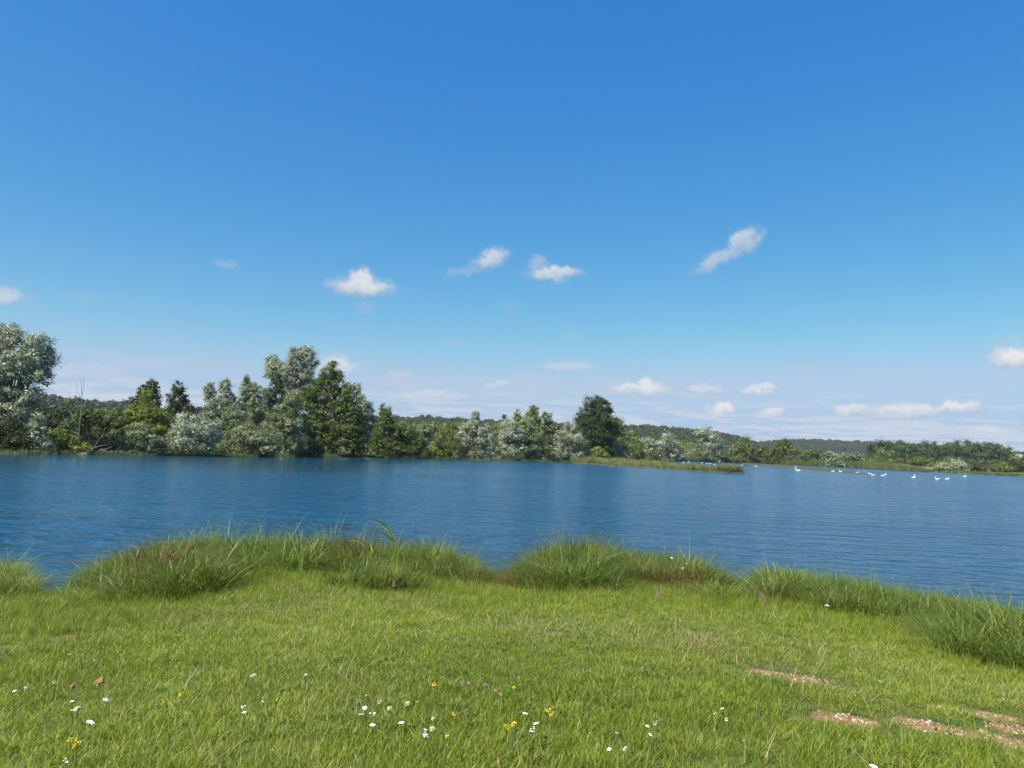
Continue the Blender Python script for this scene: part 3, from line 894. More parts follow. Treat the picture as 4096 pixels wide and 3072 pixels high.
tree('willow', 'grey green willow in front of the yellow green spire', 'sage', 2120, 131,
     [(2105, 1705, 40, 34), (2130, 1745, 50, 40), (2095, 1775, 44, 36), (2150, 1790, 50, 36), (2110, 1815, 60, 20)], seed=35, **SW)
tree('willow', 'pale green willow between the yellow green spire and the round dark tree', 'sage', 2190, 137,
     [(2188, 1675, 26, 26), (2200, 1715, 40, 36), (2180, 1760, 44, 40), (2215, 1790, 44, 36)], seed=36, lf=(0.36, 0.14), wind=WIND,
     mat=leaf_mat('pale_willow_leaf', [(0.0, (0.06, 0.085, 0.03)), (0.6, (0.15, 0.185, 0.08)), (1.0, (0.30, 0.33, 0.19))], 0.25))
tree('white_willow', 'broad silver willow over the water beside the reedy spit', 'silver', 2275, 133,
     [(2275, 1715, 34, 24), (2255, 1750, 50, 34), (2300, 1760, 34, 40), (2240, 1795, 46, 34), (2285, 1810, 50, 30), (2225, 1825, 30, 18)], seed=37, **SW)
tree('deciduous_tree', 'big round dark green tree standing alone above the reedy spit', 'dark', 2375, 205,
     [(2385, 1608, 40, 26), (2365, 1640, 50, 34), (2410, 1640, 44, 40), (2345, 1680, 50, 34), (2400, 1690, 66, 44), (2330, 1715, 44, 34), (2375, 1735, 70, 44), (2430, 1725, 46, 44), (2360, 1785, 56, 40), (2410, 1775, 50, 40)], seed=38, crad=0.75, dens=3.6,
     mat=leaf_mat('round_tree_leaf', [(0.0, (0.02, 0.04, 0.010)), (0.6, (0.048, 0.08, 0.018)), (1.0, (0.10, 0.14, 0.035))], 0.25))
tree('deciduous_tree', 'small olive green tree leaning against the round dark tree', 'olive', 2465, 212, [(2475, 1695, 20, 24), (2465, 1725, 32, 30), (2470, 1760, 36, 40), (2480, 1800, 36, 30)], seed=39)
# --- right of the round tree
shrub('silver shrub at the foot of the round dark tree', 'silver', 2450, 190, [(2445, 1780, 32, 24), (2465, 1805, 38, 24), (2435, 1818, 40, 16)], seed=40, **SW)
shrub('small bright green shrub under the round dark tree', 'bright', 2400, 192, [(2390, 1805, 26, 20), (2415, 1815, 22, 16)], seed=41)
shrub('round olive shrub beside the silver shrub by the spit', 'olive', 2535, 205, [(2535, 1790, 40, 26), (2515, 1815, 34, 24), (2555, 1820, 38, 22)], seed=42)
tree('deciduous_tree', 'small yellow green cone tree behind the round olive shrub', 'bright', 2538, 245, [(2530, 1742, 15, 20), (2540, 1765, 24, 22), (2545, 1790, 26, 20)], seed=43)
shrub('dull olive shrub behind the silver shrub by the spit', 'olive', 2500, 245, [(2500, 1760, 34, 24), (2490, 1790, 40, 26)], seed=44)
tree('white_willow', 'small pale willow beside the dome shaped silver willow', 'silver', 2595, 225, [(2590, 1768, 24, 20), (2605, 1785, 22, 20), (2590, 1805, 22, 20)], seed=45, **SW)
shrub('low brown olive shrub below the small pale willow', 'brownish', 2600, 215, [(2600, 1812, 26, 18), (2615, 1828, 26, 12), (2585, 1830, 20, 12)], seed=46)
tree('white_willow', 'dome shaped silver willow at the head of the swan inlet', 'silver', 2680, 218, [(2670, 1748, 24, 22), (2660, 1775, 32, 28), (2695, 1775, 32, 30), (2675, 1810, 50, 28), (2710, 1815, 26, 26)], seed=47, **SW)
shrub('yellow green shrub between the dome willow and the leaning silver willow', 'bright', 2750, 260, [(2745, 1785, 24, 18), (2735, 1805, 26, 18), (2765, 1800, 22, 18)], seed=48)
shrub('low grey green shrub on the reed bank before the leaning silver willow', 'sage', 2800, 235, [(2790, 1795, 30, 20), (2815, 1810, 34, 16), (2760, 1822, 30, 16)], seed=49, **SW)
tree('white_willow', 'tall leaning silver willow behind the swan inlet', 'silver', 2850, 240, [(2820, 1728, 26, 22), (2835, 1755, 38, 28), (2855, 1785, 34, 26), (2868, 1800, 18, 34), (2795, 1740, 16, 20)], seed=50, **SW)
tree('deciduous_tree', 'round olive tree on the reed bank right of the leaning willow', 'olive', 2975, 330, [(2975, 1768, 24, 20), (2985, 1790, 30, 22), (2955, 1795, 26, 22), (2975, 1812, 36, 16)], seed=51, clump_gap=.8)
shrub('low olive hedge shrub between leaning willow and round olive tree', 'olive', 2915, 320, [(2900, 1808, 24, 14), (2930, 1812, 24, 14)], seed=52)
tree('deciduous_tree', 'small dark green tree with a silvery top on the reed bank', 'alder', 3130, 340, [(3130, 1765, 18, 16), (3140, 1785, 26, 20), (3120, 1795, 22, 20), (3135, 1815, 30, 14)], seed=53)
shrub('pair of low green bushes left of the small silver topped tree', 'alder', 3065, 335, [(3048, 1802, 18, 16), (3078, 1802, 18, 16), (3060, 1818, 30, 10)], seed=54)
shrub('low green shrub right of the small silver topped tree', 'alder', 3185, 345, [(3175, 1808, 16, 14), (3205, 1815, 18, 12)], seed=55)
shrub('spreading dark green shrub in the middle of the reed bank', 'alder', 3255, 350, [(3240, 1810, 18, 12), (3260, 1815, 24, 14), (3285, 1826, 18, 10), (3225, 1822, 20, 12)], seed=56)
shrub('long low grey green willow scrub left of the poplars', 'sage', 3370, 420, [(3310, 1818, 24, 12), (3350, 1822, 26, 12), (3395, 1826, 28, 12), (3430, 1830, 24, 12), (3340, 1835, 40, 8)], seed=57, lf=(0.36, 0.16))
# --- poplar row
PX = [3482, 3522, 3562, 3612, 3648, 3690, 3735, 3782, 3825, 3868, 3910, 3950, 3990, 4025]
PT = [1768, 1763, 1768, 1766, 1772, 1766, 1776, 1776, 1768, 1767, 1770, 1772, 1780, 1790]
for k, (x, y) in enumerate(zip(PX, PT)):
    rg = np.random.default_rng(50 + k)
    dx = rg.uniform(-6, 6); d = 470 + rg.uniform(-14, 14)
    tree('poplar_tree', 'tall poplar in the planted row beyond the reed bank', 'poplar', x + dx, d,
         [(x + dx, y + 11, 15, 15), (x + dx + rg.uniform(-4, 4), y + 31, 20, 18), (x + dx + rg.uniform(-4, 4), y + 54, 18, 17), (x + dx + rg.uniform(-5, 5), y + 72, 9, 8)],
         group='poplars in the planted row', seed=60 + k, dens=4.8)
shrub('olive shrub in front of the left end of the poplar row', 'olive', 3540, 440, [(3540, 1815, 28, 16), (3525, 1835, 34, 14), (3560, 1838, 30, 12)], seed=80)
for k, x in enumerate(range(3490, 4060, 62)):
    kind = ['alder', 'dark', 'brownish', 'alder', 'olive'][k % 5]
    shrub('low undergrowth shrub along the foot of the poplar row', kind, x, 450 + 5 * (k % 3), [(x, 1846 + 0.02 * (x - 3490), 34, 13), (x + 26, 1850 + 0.02 * (x - 3490), 26, 11)], group='undergrowth below the poplars', seed=90 + k)
shrub('silver green willow shrub on the shore in front of the poplars', 'silver', 3815, 255, [(3820, 1855, 34, 18), (3840, 1870, 30, 18), (3790, 1868, 30, 20)], seed=110, **SW)
shrub('dark olive shrub against the silver green willow shrub on the shore', 'olive', 3765, 258, [(3765, 1862, 22, 18), (3750, 1876, 22, 12)], seed=111)
shrub('low olive shrub at the shore right of the silver green willow shrub', 'brownish', 3900, 262, [(3895, 1872, 26, 16), (3925, 1876, 22, 12)], seed=112)
shrub('dark shrub on the right shore beyond the last poplar', 'dark', 4080, 265, [(4060, 1850, 26, 22), (4100, 1840, 34, 30), (4140, 1850, 30, 30), (4075, 1875, 40, 16)], seed=113)
shrub('low dark green shrub at the shore below the last poplar', 'alder', 4010, 255, [(3985, 1880, 26, 14), (4020, 1876, 26, 16)], seed=114)
# hedge line of scrub behind the willows fills the land up to the ridge
rg = np.random.default_rng(31)
n = 900
xs = rg.uniform(-260, 520, n); ys = rg.uniform(210, 640, n)
ok = (lake_sd(xs, ys) > 45) & (np.abs(xs) < ys * 1.0)
ok &= ~((xs > 0.25 * ys) & (ys < 480))
xs, ys = xs[ok], ys[ok]; n = len(xs)
sc = rg.uniform(0.28, 0.55, n)
instancer('scrub', np.stack([xs, ys, ground_h(xs, ys) - 1.2], -1), np.stack([np.zeros(n), np.zeros(n), rg.random(n) * 6.28], -1), np.stack([sc * 1.3, sc * 1.3, sc], -1),
          np.clip(rg.normal(0.75, 0.2, n), 0, 1), np.zeros(n), FOREST_SRC, 'far off olive scrub covering the flat land before the wooded ridges', 'scrub')


# ------------------------------------------------------------------ dead wood on the left bank
def wood(name, label, cat, depth, strands, part0='trunk', part='branch', mat=M_PALEBARK):
    depth = from_shore(strands[0][0][0][0], depth)
    p0 = at(*strands[0][0][0], depth)
    z = float(ground_h(p0[None, 0], p0[None, 1])[0])
    base = np.array([p0[0], p0[1], max(z, 0) - 0.1])
    root = empty(name, base)
    tag(root, label, cat)
    rgd = np.random.default_rng(int(depth * 10))
    for q, (pts, ra, rb) in enumerate(strands):
        P = np.array([at(x, y, depth + 0.4 * math.sin(3 * k + q)) for k, (x, y) in enumerate(pts)]) - base
        if q == 0: P[0] = (P[0][0], P[0][1], 0.0)
        m = max(5, 3 * len(P))
        t = np.linspace(0, len(P) - 1, m)
        S = np.stack([np.interp(t, np.arange(len(P)), P[:, k]) for k in range(3)], -1)
        S[1:-1] += rgd.normal(0, 0.03, (m - 2, 3))
        v, f = tube(S, np.linspace(ra, rb, m), 6)
        obj(part0 if q == 0 else part, make_mesh(part, v, f, mat, smooth=True), root)


wood('dead_tree', 'bare standing dead tree with pale trunk and twigs on left bank', 'dead tree', 81.5,
     [([(317, 1812), (316, 1740), (322, 1660), (328, 1600), (326, 1545), (318, 1505)], 0.06, 0.012), ([(318, 1720), (290, 1670), (262, 1620)], 0.035, 0.01), ([(318, 1735), (270, 1705), (228, 1610)], 0.032, 0.01),
      ([(327, 1600), (310, 1570), (305, 1520)], 0.03, 0.01), ([(327, 1590), (334, 1550), (332, 1500)], 0.03, 0.01), ([(316, 1735), (280, 1722), (240, 1712)], 0.04, 0.012), ([(296, 1682), (280, 1640), (278, 1612)], 0.03, 0.01)])
wood('fallen_branch', 'long pale fallen limb curving up toward the grey green shrub', 'branch', 81,
     [([(360, 1786), (405, 1744), (456, 1727), (500, 1708), (545, 1692)], 0.045, 0.015), ([(405, 1744), (418, 1722), (428, 1708)], 0.05, 0.02)], part0='limb')
wood('fallen_branch', 'pale arched fallen branch lying lowest beside the sandy shore spot', 'branch', 80,
     [([(352, 1815), (375, 1792), (400, 1782), (432, 1779)], 0.06, 0.025)], part0='limb')
wood('fallen_branch', 'forked pale dead branch lying on the shore between two bent ones', 'branch', 79,
     [([(385, 1815), (400, 1798), (425, 1796), (450, 1786)], 0.06, 0.025), ([(400, 1798), (430, 1806), (455, 1812)], 0.04, 0.02)], part0='limb')
wood('fallen_branch', 'pale dead branch with two prongs dipping into the water', 'branch', 78.5,
     [([(426, 1820), (450, 1808), (486, 1802)], 0.06, 0.025), ([(440, 1814), (465, 1800), (480, 1792)], 0.035, 0.015)], part0='limb')
wood('fallen_branch', 'single pale dead branch under the edge of the grey green shrub', 'branch', 78.5,
     [([(492, 1820), (520, 1806), (552, 1796)], 0.055, 0.02)], part0='limb')


# ------------------------------------------------------------------ low land strips in the lake
def strip(name, label, front, back, z, mat, cat):
    a = np.array([on_z(*p) for p in front]); b = np.array([on_z(*p) for p in back])
    m = 60
    t = np.linspace(0, 1, m)
    s1 = np.linspace(0, 1, len(a)); s2 = np.linspace(0, 1, len(b))
    A_ = np.stack([np.interp(t, s1, a[:, k]) for k in range(3)], -1); B_ = np.stack([np.interp(t, s2, b[:, k]) for k in range(3)], -1)
    wob = (fbm(t * 25, t * 0, 77)[:, None] - 0.5)
    A_[:, :2] += wob * np.linalg.norm(B_ - A_, axis=1)[:, None] * 0.25 * nrm(A_ - B_)[:, :2]
    rows = []
    for f, g in [(0, -0.25), (0.05, 0.4), (0.3, 1.0), (0.7, 1.0), (0.95, 0.4), (1, -0.25)]:
        q = A_ * (1 - f) + B_ * f
        q[:, 2] = z * g
        rows.append(q)
    V = np.stack(rows, 0).reshape(-1, 3)
    ii = np.arange(5)[:, None] * m; jj = np.arange(m - 1)[None, :]
    Q = np.stack([ii + jj, ii + jj + 1, ii + m + jj + 1, ii + m + jj], -1).reshape(-1, 4)
    tag(obj(name, make_mesh(name, V, Q, mat, smooth=True)), label, cat, kind='structure')
    return A_, B_


SP = strip('spit', 'narrow reedy spit of land running out from the willows',
           [(2290, 1852), (2400, 1862), (2520, 1870), (2640, 1877), (2760, 1885), (2860, 1889), (2968, 1892)],
           [(2300, 1838), (2420, 1843), (2560, 1848), (2700, 1863), (2800, 1876), (2880, 1884), (2966, 1889)], 0.3, M_BAR, 'spit')
BAR = strip('sandbar', 'thin low grassy bar lying in the water off the reed bank',
            [(2960, 1857), (3100, 1868), (3200, 1877), (3290, 1885), (3400, 1894), (3480, 1900)], [(2980, 1851), (3120, 1860), (3220, 1868), (3300, 1875), (3400, 1886), (3482, 1898)], 0.16, M_BAR, 'sandbar')
strip('sand_strip', 'pale sandy strip on the shore left of the silver green willow shrub',
      [(3655, 1882), (3690, 1884), (3735, 1886)], [(3655, 1868), (3690, 1869), (3742, 1871)], 1.0, M_SAND, 'sand')
strip('sand_strip', 'tiny bright sandy spot on the shore beneath the fallen branches',
      [(318, 1818), (335, 1819), (352, 1818)], [(316, 1812), (334, 1811), (350, 1812)], 0.3, M_SAND, 'sand')

# ------------------------------------------------------------------ reeds and shore sedge
REED_SRC = []
for v in range(3):
    REED_SRC.append(tuft_source('reed_tuft', M_REED, 16, 0.55, 1.7, 2.9, 0.11, 0.02, 0.22, 0.35, np.random.default_rng(200 + v), wind=(-0.5, 0)))
LOW_SRC = []
for v in range(3):
    LOW_SRC.append(tuft_source('shore_sedge_tuft', M_REED, 26, 0.45, 0.5, 1.1, 0.055, 0.05, 0.6, 0.7, np.random.default_rng(220 + v), wind=(-0.4, 0)))


def along(P, n, rg):
    P = np.asarray(P)
    seg = np.linalg.norm(np.diff(P, axis=0), axis=1); s = np.concatenate([[0], np.cumsum(seg)])
    t = rg.random(n) * s[-1]
    return np.stack([np.interp(t, s, P[:, k]) for k in range(2)], -1), t


def scatter_attrs(n, rg, s0, s1, lean=0.12):
    rot = np.stack([rg.normal(0, lean, n), rg.normal(0, lean, n), rg.random(n) * 6.28], -1)
    s = rg.uniform(s0, s1, n)
    return rot, np.stack([s * rg.uniform(0.85, 1.2, n)] * 2 + [s * rg.uniform(0.8, 1.15, n)], -1)


rg = np.random.default_rng(41)
reed_line = [on_z(*p)[:2] for p in FAR_PX if 2720 <= p[0] <= 4200]
n = 9000
P, t = along(reed_line, n, rg)
off = rg.uniform(0.2, 1, n) ** 1.4 * 26
dirn = nrm(P)
P = P + dirn * off[:, None]
px_est = 2048 + F * P[:, 0] / P[:, 1]
keep = (lake_sd(P[:, 0], P[:, 1]) > 0.1) & ((px_est < 3720) | (off < 4))
P, off, px_est = P[keep], off[keep], px_est[keep]; n = len(P)
rot, scl = scatter_attrs(n, rg, 0.75, 1.05, 0.06)
hs = np.interp(px_est, [2700, 3300, 3600, 3720, 4100], [1.0, 1.0, 0.85, 0.35, 0.3]) * np.where(off < 2.5, 0.55, 1.0)
scl[:, 2] *= hs
dry = np.clip(fbm(P[:, 0] / 9, P[:, 1] / 30, 61) * 1.5 - 0.55 + rg.normal(0, .1, n), 0, 1) * (px_est < 2880) + np.clip(fbm(P[:, 0] / 6, P[:, 1] / 12, 62) * 1.3 - 0.55, 0, 0.6)
instancer('reed', np.column_stack([P, ground_h(P[:, 0], P[:, 1])]), rot, scl, np.clip(0.2 + 0.7 * fbm(P[:, 0] / 8, P[:, 1] / 8, 63) + rg.normal(0, .08, n), 0, 1), dry, REED_SRC,
          'tall grey green reeds lining the far shore of the swan inlet', 'reeds')
# spit reeds
n = 2600
k = rg.random(n) * 58.99; q = rg.uniform(0.08, 0.92, n)
ki = k.astype(int); fr = (k - ki)[:, None]
a_ = SP[0][ki] * (1 - fr) + SP[0][ki + 1] * fr; b_ = SP[1][ki] * (1 - fr) + SP[1][ki + 1] * fr
P3 = a_ * (1 - q[:, None]) + b_ * q[:, None]; P3[:, 2] = 0.15
rot, scl = scatter_attrs(n, rg, 0.6, 1.2, 0.1)
prof_ = np.interp(k / 59, [0, 0.15, 0.3, 0.5, 0.62, 0.75, 0.8, 0.9, 1.0], [1.5, 1.3, 1.05, 0.95, 0.8, 0.95, 0.7, 1.2, 0.8])
scl *= (1.02 * prof_ * (0.7 + 0.6 * fbm(k / 2.2, q, 66)))[:, None]
instancer('spit_sedge', P3, rot, scl, np.clip(0.25 + 0.65 * fbm(k / 3, q * 2, 64) + rg.normal(0, .1, n), 0, 1), np.clip(fbm(k / 4, q * 3, 65) * 1.6 - 0.6, 0, 0.8), LOW_SRC,
          'green and tawny sedge growing along the narrow spit', 'sedge')
# bar turf
n = 700
k = rg.random(n) * 58.99; q = rg.uniform(0.1, 0.9, n); ki = k.astype(int); fr = (k - ki)[:, None]
a_ = BAR[0][ki] * (1 - fr) + BAR[0][ki + 1] * fr; b_ = BAR[1][ki] * (1 - fr) + BAR[1][ki + 1] * fr
P3 = a_ * (1 - q[:, None]) + b_ * q[:, None]; P3[:, 2] = 0.08
rot, scl = scatter_attrs(n, rg, 0.3, 0.5, 0.1)
scl *= np.clip(1.25 - k / 59, 0.25, 1)[:, None]
instancer('bar_sedge', P3, rot, scl, np.clip(rg.normal(.5, .2, n), 0, 1), np.clip(rg.normal(.25, .2, n), 0, 1), LOW_SRC, 'short yellowish sedge on the thin low bar', 'sedge')
# skirts of sedge along the wooded shore
shore_line = [on_z(*p)[:2] for p in FAR_PX if p[0] <= 2400]
n = 1800
P, t = along(shore_line, n, rg)
P = P + nrm(P) * (rg.random(n) ** 2 * 3.5 + 0.1)[:, None]
s_ = lake_sd(P[:, 0], P[:, 1])
P = P[s_ > 0.02]; n = len(P)
rot, scl = scatter_attrs(n, rg, 0.3, 0.7, 0.15)
instancer('shore_sedge', np.column_stack([P, ground_h(P[:, 0], P[:, 1])]), rot, scl, np.clip(rg.normal(.15, .15, n), 0, 1), np.clip(fbm(P[:, 0] / 4, P[:, 1] / 4, 67) * 1.6 - .75, 0, 1), LOW_SRC,  # low tone puts the shade of the overhanging crowns into the sedge colour
          'rough sedge fringe along the foot of the willows', 'sedge')

# ------------------------------------------------------------------ near bank: lawn and sedge tussocks
TOP = [(-300, 2220), (0, 2235), (60, 2245), (105, 2295), (140, 2362), (150, 2372), (250, 2372), (290, 2330), (330, 2292), (420, 2245), (520, 2195), (620, 2168), (780, 2150), (860, 2138),
       (1000, 2158), (1100, 2136), (1200, 2126), (1350, 2150), (1450, 2148), (1600, 2165), (1750, 2182), (1850, 2215), (1920, 2255), (1962, 2295), (2000, 2312), (2040, 2280), (2100, 2240), (2180, 2198),
       (2300, 2172), (2450, 2182), (2600, 2200), (2750, 2226), (2850, 2262), (2920, 2315), (2955, 2350), (3000, 2318), (3060, 2286), (3120, 2268), (3250, 2302), (3400, 2312), (3500, 2332), (3700, 2372), (3900, 2412), (4096, 2450), (4400, 2520)]
tp = np.array(TOP, float)


def proj_px(x, y, z):
    d = np.stack([x, y, z - CAM_Z], -1)
    f_ = d @ fwd
    return 2048 + F * (d @ rgt) / f_, 1536 - F * (d @ upv) / f_


def need_h(x, y, z):
    """height a plant at x,y must have for its top to reach the tussock outline"""
    px, py = proj_px(x, y, z)
    ty = np.interp(px, tp[:, 0], tp[:, 1])
    return (py - ty) / F * y, px


SEDGE_SRC = [tuft_source('sedge_stalks', M_SEDGE, 6, 0.15, 0.75, 1.5, 0.013, 0.02, 0.35, 0.7, np.random.default_rng(310 + v), segs=4, wind=(-0.3, 0)) for v in range(1)] + [tuft_source('sedge_tuft', M_SEDGE, 40, 0.18, 0.6, 1.25, 0.015, 0.05, 0.6, 2.3, np.random.default_rng(300 + v), segs=5, wind=(-0.35, 0)) for v in range(9)]
MID_SRC = [tuft_source('meadow_tuft', M_GRASS, 26, 0.11, 0.16, 0.36, 0.0065, 0.05, 0.5, 0.6, np.random.default_rng(320 + v), segs=3, wind=(-0.2, 0)) for v in range(4)]
LAWN_SRC = [tuft_source('lawn_tuft', M_GRASS, 34, 0.09, 0.03, 0.085, 0.0048, 0.1, 1.0, 0.9, np.random.default_rng(340 + v), segs=3, wind=(-0.15, 0)) for v in range(5)]

rg = np.random.default_rng(51)
# sedge
n = 26000
x = rg.uniform(-13, 14, n); y = rg.uniform(5.5, 16, n)
s_ = lake_sd(x, y)
z = ground_h(x, y)
nh, pxs = need_h(x, y, z)
band_w = np.interp(pxs, [0, 500, 1000, 1500, 1900, 2300, 2800, 3300, 4096], [0.8, 1.4, 2.4, 2.7, 1.5, 2.4, 2.1, 2.5, 3.2]) * (0.62 + 0.9 * fbm(x * 1.1, y * 1.1, 71))
keep = (s_ > -0.3) & (s_ < band_w) & (nh > 0.10) & (rg.random(n) < 0.5 * (0.5 + fbm(x * 2.2, y * 2.2, 75)))
x, y, z, s_, nh, pxs, band_w = [a[keep] for a in (x, y, z, s_, nh, pxs, band_w)]
n = len(x)
hgt = np.clip(nh * (0.42 + 1.0 * fbm(x * 1.5, y * 1.5, 72)), 0.1, 0.95) * (1 - 0.5 * sstep(0.35, 1.0, s_ / band_w)) * rg.uniform(0.55, 1.12, n)
sc = hgt / 0.50
rot = np.stack([rg.normal(0, 0.14, n), rg.normal(0, 0.16, n), rg.random(n) * 6.28], -1)
scl = np.stack([0.5 + 0.6 * sc, 0.5 + 0.6 * sc, sc], -1)
dry = np.clip(2.1 * fbm(x * 0.7, y * 0.9, 73) - 0.68 + rg.normal(0, 0.1, n), 0, 1) * np.interp(pxs, [300, 700, 2900, 3300], [0.3, 1, 1, 0.6])
tone = np.clip(-0.1 + 1.15 * fbm(x * 1.3, y * 1.3, 74) + rg.normal(0, 0.12, n) + np.interp(pxs, [200, 800], [0.3, 0]), 0, 1)
instancer('sedge', np.stack([x, y, np.maximum(z, -0.06)], -1), rot, scl, tone, dry, SEDGE_SRC, 'tall windblown sedge tussocks along the near water edge', 'sedge')

# meadow grass between lawn and sedge, and the long grass at the viewer's feet
n = 60000
x = rg.uniform(-13, 14, n); y = rg.uniform(2.4, 15, n)
s_ = lake_sd(x, y)
inn = (np.abs(x) < 0.80 * y + 1.8) & (s_ > 0.02)
x, y, s_ = x[inn], y[inn], s_[inn]; n = len(x)
nearb = sstep(4.6, 2.0, s_) * np.interp(x, [-10, -4, 0, 8], [0.6, 0.9, 1, 0.9])
front = sstep(5.6, 4.2, y + 0.12 * np.abs(x)) * 0.6 * sstep(0.38, 0.6, fbm(x * 0.9, y * 0.9, 81))
prob = np.maximum(nearb * (0.35 + 0.9 * fbm(x * 0.7, y * 0.7, 82)), front) * (1 - bare_mask(x, y))
keep = rg.random(n) < prob
x, y, s_ = x[keep], y[keep], s_[keep]; n = len(x)
z = ground_h(x, y)
nh, pxs = need_h(x, y, z)
rot = np.stack([rg.normal(0, 0.15, n), rg.normal(0, 0.15, n), rg.random(n) * 6.28], -1)
sc = rg.uniform(0.45, 1.0, n) * np.where(y < 6, 0.55, 0.95 * np.interp(s_, [0, 0.6, 1.4, 2.4, 4.6], [0.6, 0.6, 0.72, 0.8, 0.4]) * (0.55 + 0.9 * fbm(x * 1.2, y * 1.2, 85)))
scl = np.stack([0.3 + 0.7 * sc, 0.3 + 0.7 * sc, sc], -1)
tone = np.clip(0.20 + 0.6 * fbm(x * 0.8, y * 0.8, 83) + rg.normal(0, 0.1, n) - 0.12 * sstep(3.2, 1.2, s_), 0, 1)
dry = np.clip(1.5 * fbm(x * 0.6, y * 0.8, 84) - 0.72 + 0.22 * sstep(3.0, 1.0, s_) + rg.normal(0, 0.12, n), 0, 0.85)
instancer('meadow_grass', np.stack([x, y, z], -1), rot, scl, tone, dry, MID_SRC, 'longer green meadow grass in front of the sedge tussocks', 'grass')

# short lawn
n = 90000
yy = np.sqrt(rg.uniform(2.2 ** 2, 14.5 ** 2, n))
xx = rg.uniform(-1, 1, n) * (0.80 * yy + 2.0)
s_ = lake_sd(xx, yy)
keep = (s_ > 0.05) & (rg.random(n) < np.interp(yy, [2, 5, 8, 15], [1, 1, 0.85, 0.7])) & (rg.random(n) > bare_mask(xx, yy) * 0.86)
x, y = xx[keep], yy[keep]; n = len(x)
z = ground_h(x, y)
rot = np.stack([rg.normal(0, 0.2, n), rg.normal(0, 0.2, n), rg.random(n) * 6.28], -1)
patch = fbm(x * 0.7, y * 0.7, 91)
sc = rg.uniform(0.55, 1.15, n) * (0.62 + 0.75 * patch) * np.interp(y, [3, 5, 8, 12], [1.25, 1.05, 0.9, 1.1])
sc *= 1 - 0.6 * bare_mask(x, y, 2.0)
wd = np.interp(y, [3, 6, 14], [1.0, 1.1, 1.4])
scl = np.stack([sc * wd, sc * wd, sc], -1)
tone = np.clip(-0.18 + 1.3 * (0.55 * fbm(x * 0.5, y * 0.5, 92) + 0.45 * fbm(x * 2.3, y * 2.3, 93)) + rg.normal(0, 0.13, n), 0, 1)
dry = np.clip(1.7 * fbm(x * 0.9, y * 0.9, 94) - 0.84 + rg.normal(0, 0.14, n), 0, 0.8)
instancer('lawn_grass', np.stack([x, y, z], -1), rot, scl, tone, dry, LAWN_SRC, 'short sunlit lawn grass covering the near lake bank', 'grass')

# low broad-leaved weeds and clover between the grass, in drifts
def rosette(n, r0_, r1_, L0, rs):
    V, T_ = [], []
    for k in range(n):
        a = rs.random() * 6.28; r = rs.uniform(r0_, r1_); L = L0 * rs.uniform(.6, 1.3); w_ = L * rs.uniform(.45, .7); tl = rs.uniform(0.1, 0.6); z = rs.uniform(0.01, 0.04)
        d = np.array([math.cos(a), math.sin(a), 0]); sd_ = np.array([-math.sin(a), math.cos(a), 0]); up_ = np.array([0, 0, 1.0])
        c = d * r + up_ * z
        ax = d * math.cos(tl) + up_ * math.sin(tl)
        V += [c, c + ax * L * .35 + sd_ * w_ / 2, c + ax * L * .75 + sd_ * w_ * .4, c + ax * L - up_ * L * .1, c + ax * L * .75 - sd_ * w_ * .4, c + ax * L * .35 - sd_ * w_ / 2]
        T_.append(rs.random() * 0.6)
    n6 = np.arange(n)[:, None] * 6
    return np.array(V), [n6 + np.array([[0, 1, 2, 3]]), n6 + np.array([[0, 3, 4, 5]])], np.array(T_ + T_)


WEED_SRC = []
for v in range(4):
    V, Fc, t_ = rosette(26, 0.0, 0.09, 0.014 if v < 2 else 0.026, np.random.default_rng(360 + v))
    WEED_SRC.append(obj('weed_source', make_mesh('weed_source', V, Fc, M_WEED, {'tint': ('FACE', t_)}), link=False))
n = 26000
yy = np.sqrt(rg.uniform(2.2 ** 2, 12.5 ** 2, n)); xx = rg.uniform(-1, 1, n) * (0.80 * yy + 2.0)
keep = (lake_sd(xx, yy) > 0.8) & (rg.random(n) < 0.55 * sstep(0.46, 0.72, fbm(xx * 1.3, yy * 1.3, 101)) + 0.3 * bare_mask(xx, yy, 1.9)) & (rg.random(n) > 0.8 * bare_mask(xx, yy))
x, y = xx[keep], yy[keep]; n = len(x)
sc = rg.uniform(0.5, 1.0, n)
instancer('weeds', np.stack([x, y, ground_h(x, y)], -1), np.stack([rg.normal(0, .15, n), rg.normal(0, .15, n), rg.random(n) * 6.28], -1), np.stack([sc, sc, sc * rg.uniform(.8, 1.3, n)], -1),
          np.clip(fbm(x * 2, y * 2, 102) + rg.normal(0, .1, n), 0, 1), np.zeros(n), WEED_SRC, 'low clover and broad leaved weeds growing between the lawn grass', 'weeds')
# dead straw blades lying through the lawn
STRAW_SRC = [tuft_source('straw_source', M_STRAW, 7, 0.10, 0.08, 0.22, 0.0042, 0.5, 1.35, 0.4, np.random.default_rng(380 + v)) for v in range(3)]
n = 9000
yy = np.sqrt(rg.uniform(2.2 ** 2, 12.5 ** 2, n)); xx = rg.uniform(-1, 1, n) * (0.80 * yy + 2.0)
keep = (lake_sd(xx, yy) > 0.6) & (rg.random(n) < 0.15 + sstep(0.42, 0.7, fbm(xx * 0.9, yy * 0.9, 94)))
x, y = xx[keep], yy[keep]; n = len(x)
rot, scl = scatter_attrs(n, rg, 0.6, 1.2, 0.2)
instancer('straw', np.stack([x, y, ground_h(x, y)], -1), rot, scl, rg.random(n), np.zeros(n), STRAW_SRC, 'dry straw blades scattered through the lawn', 'straw')

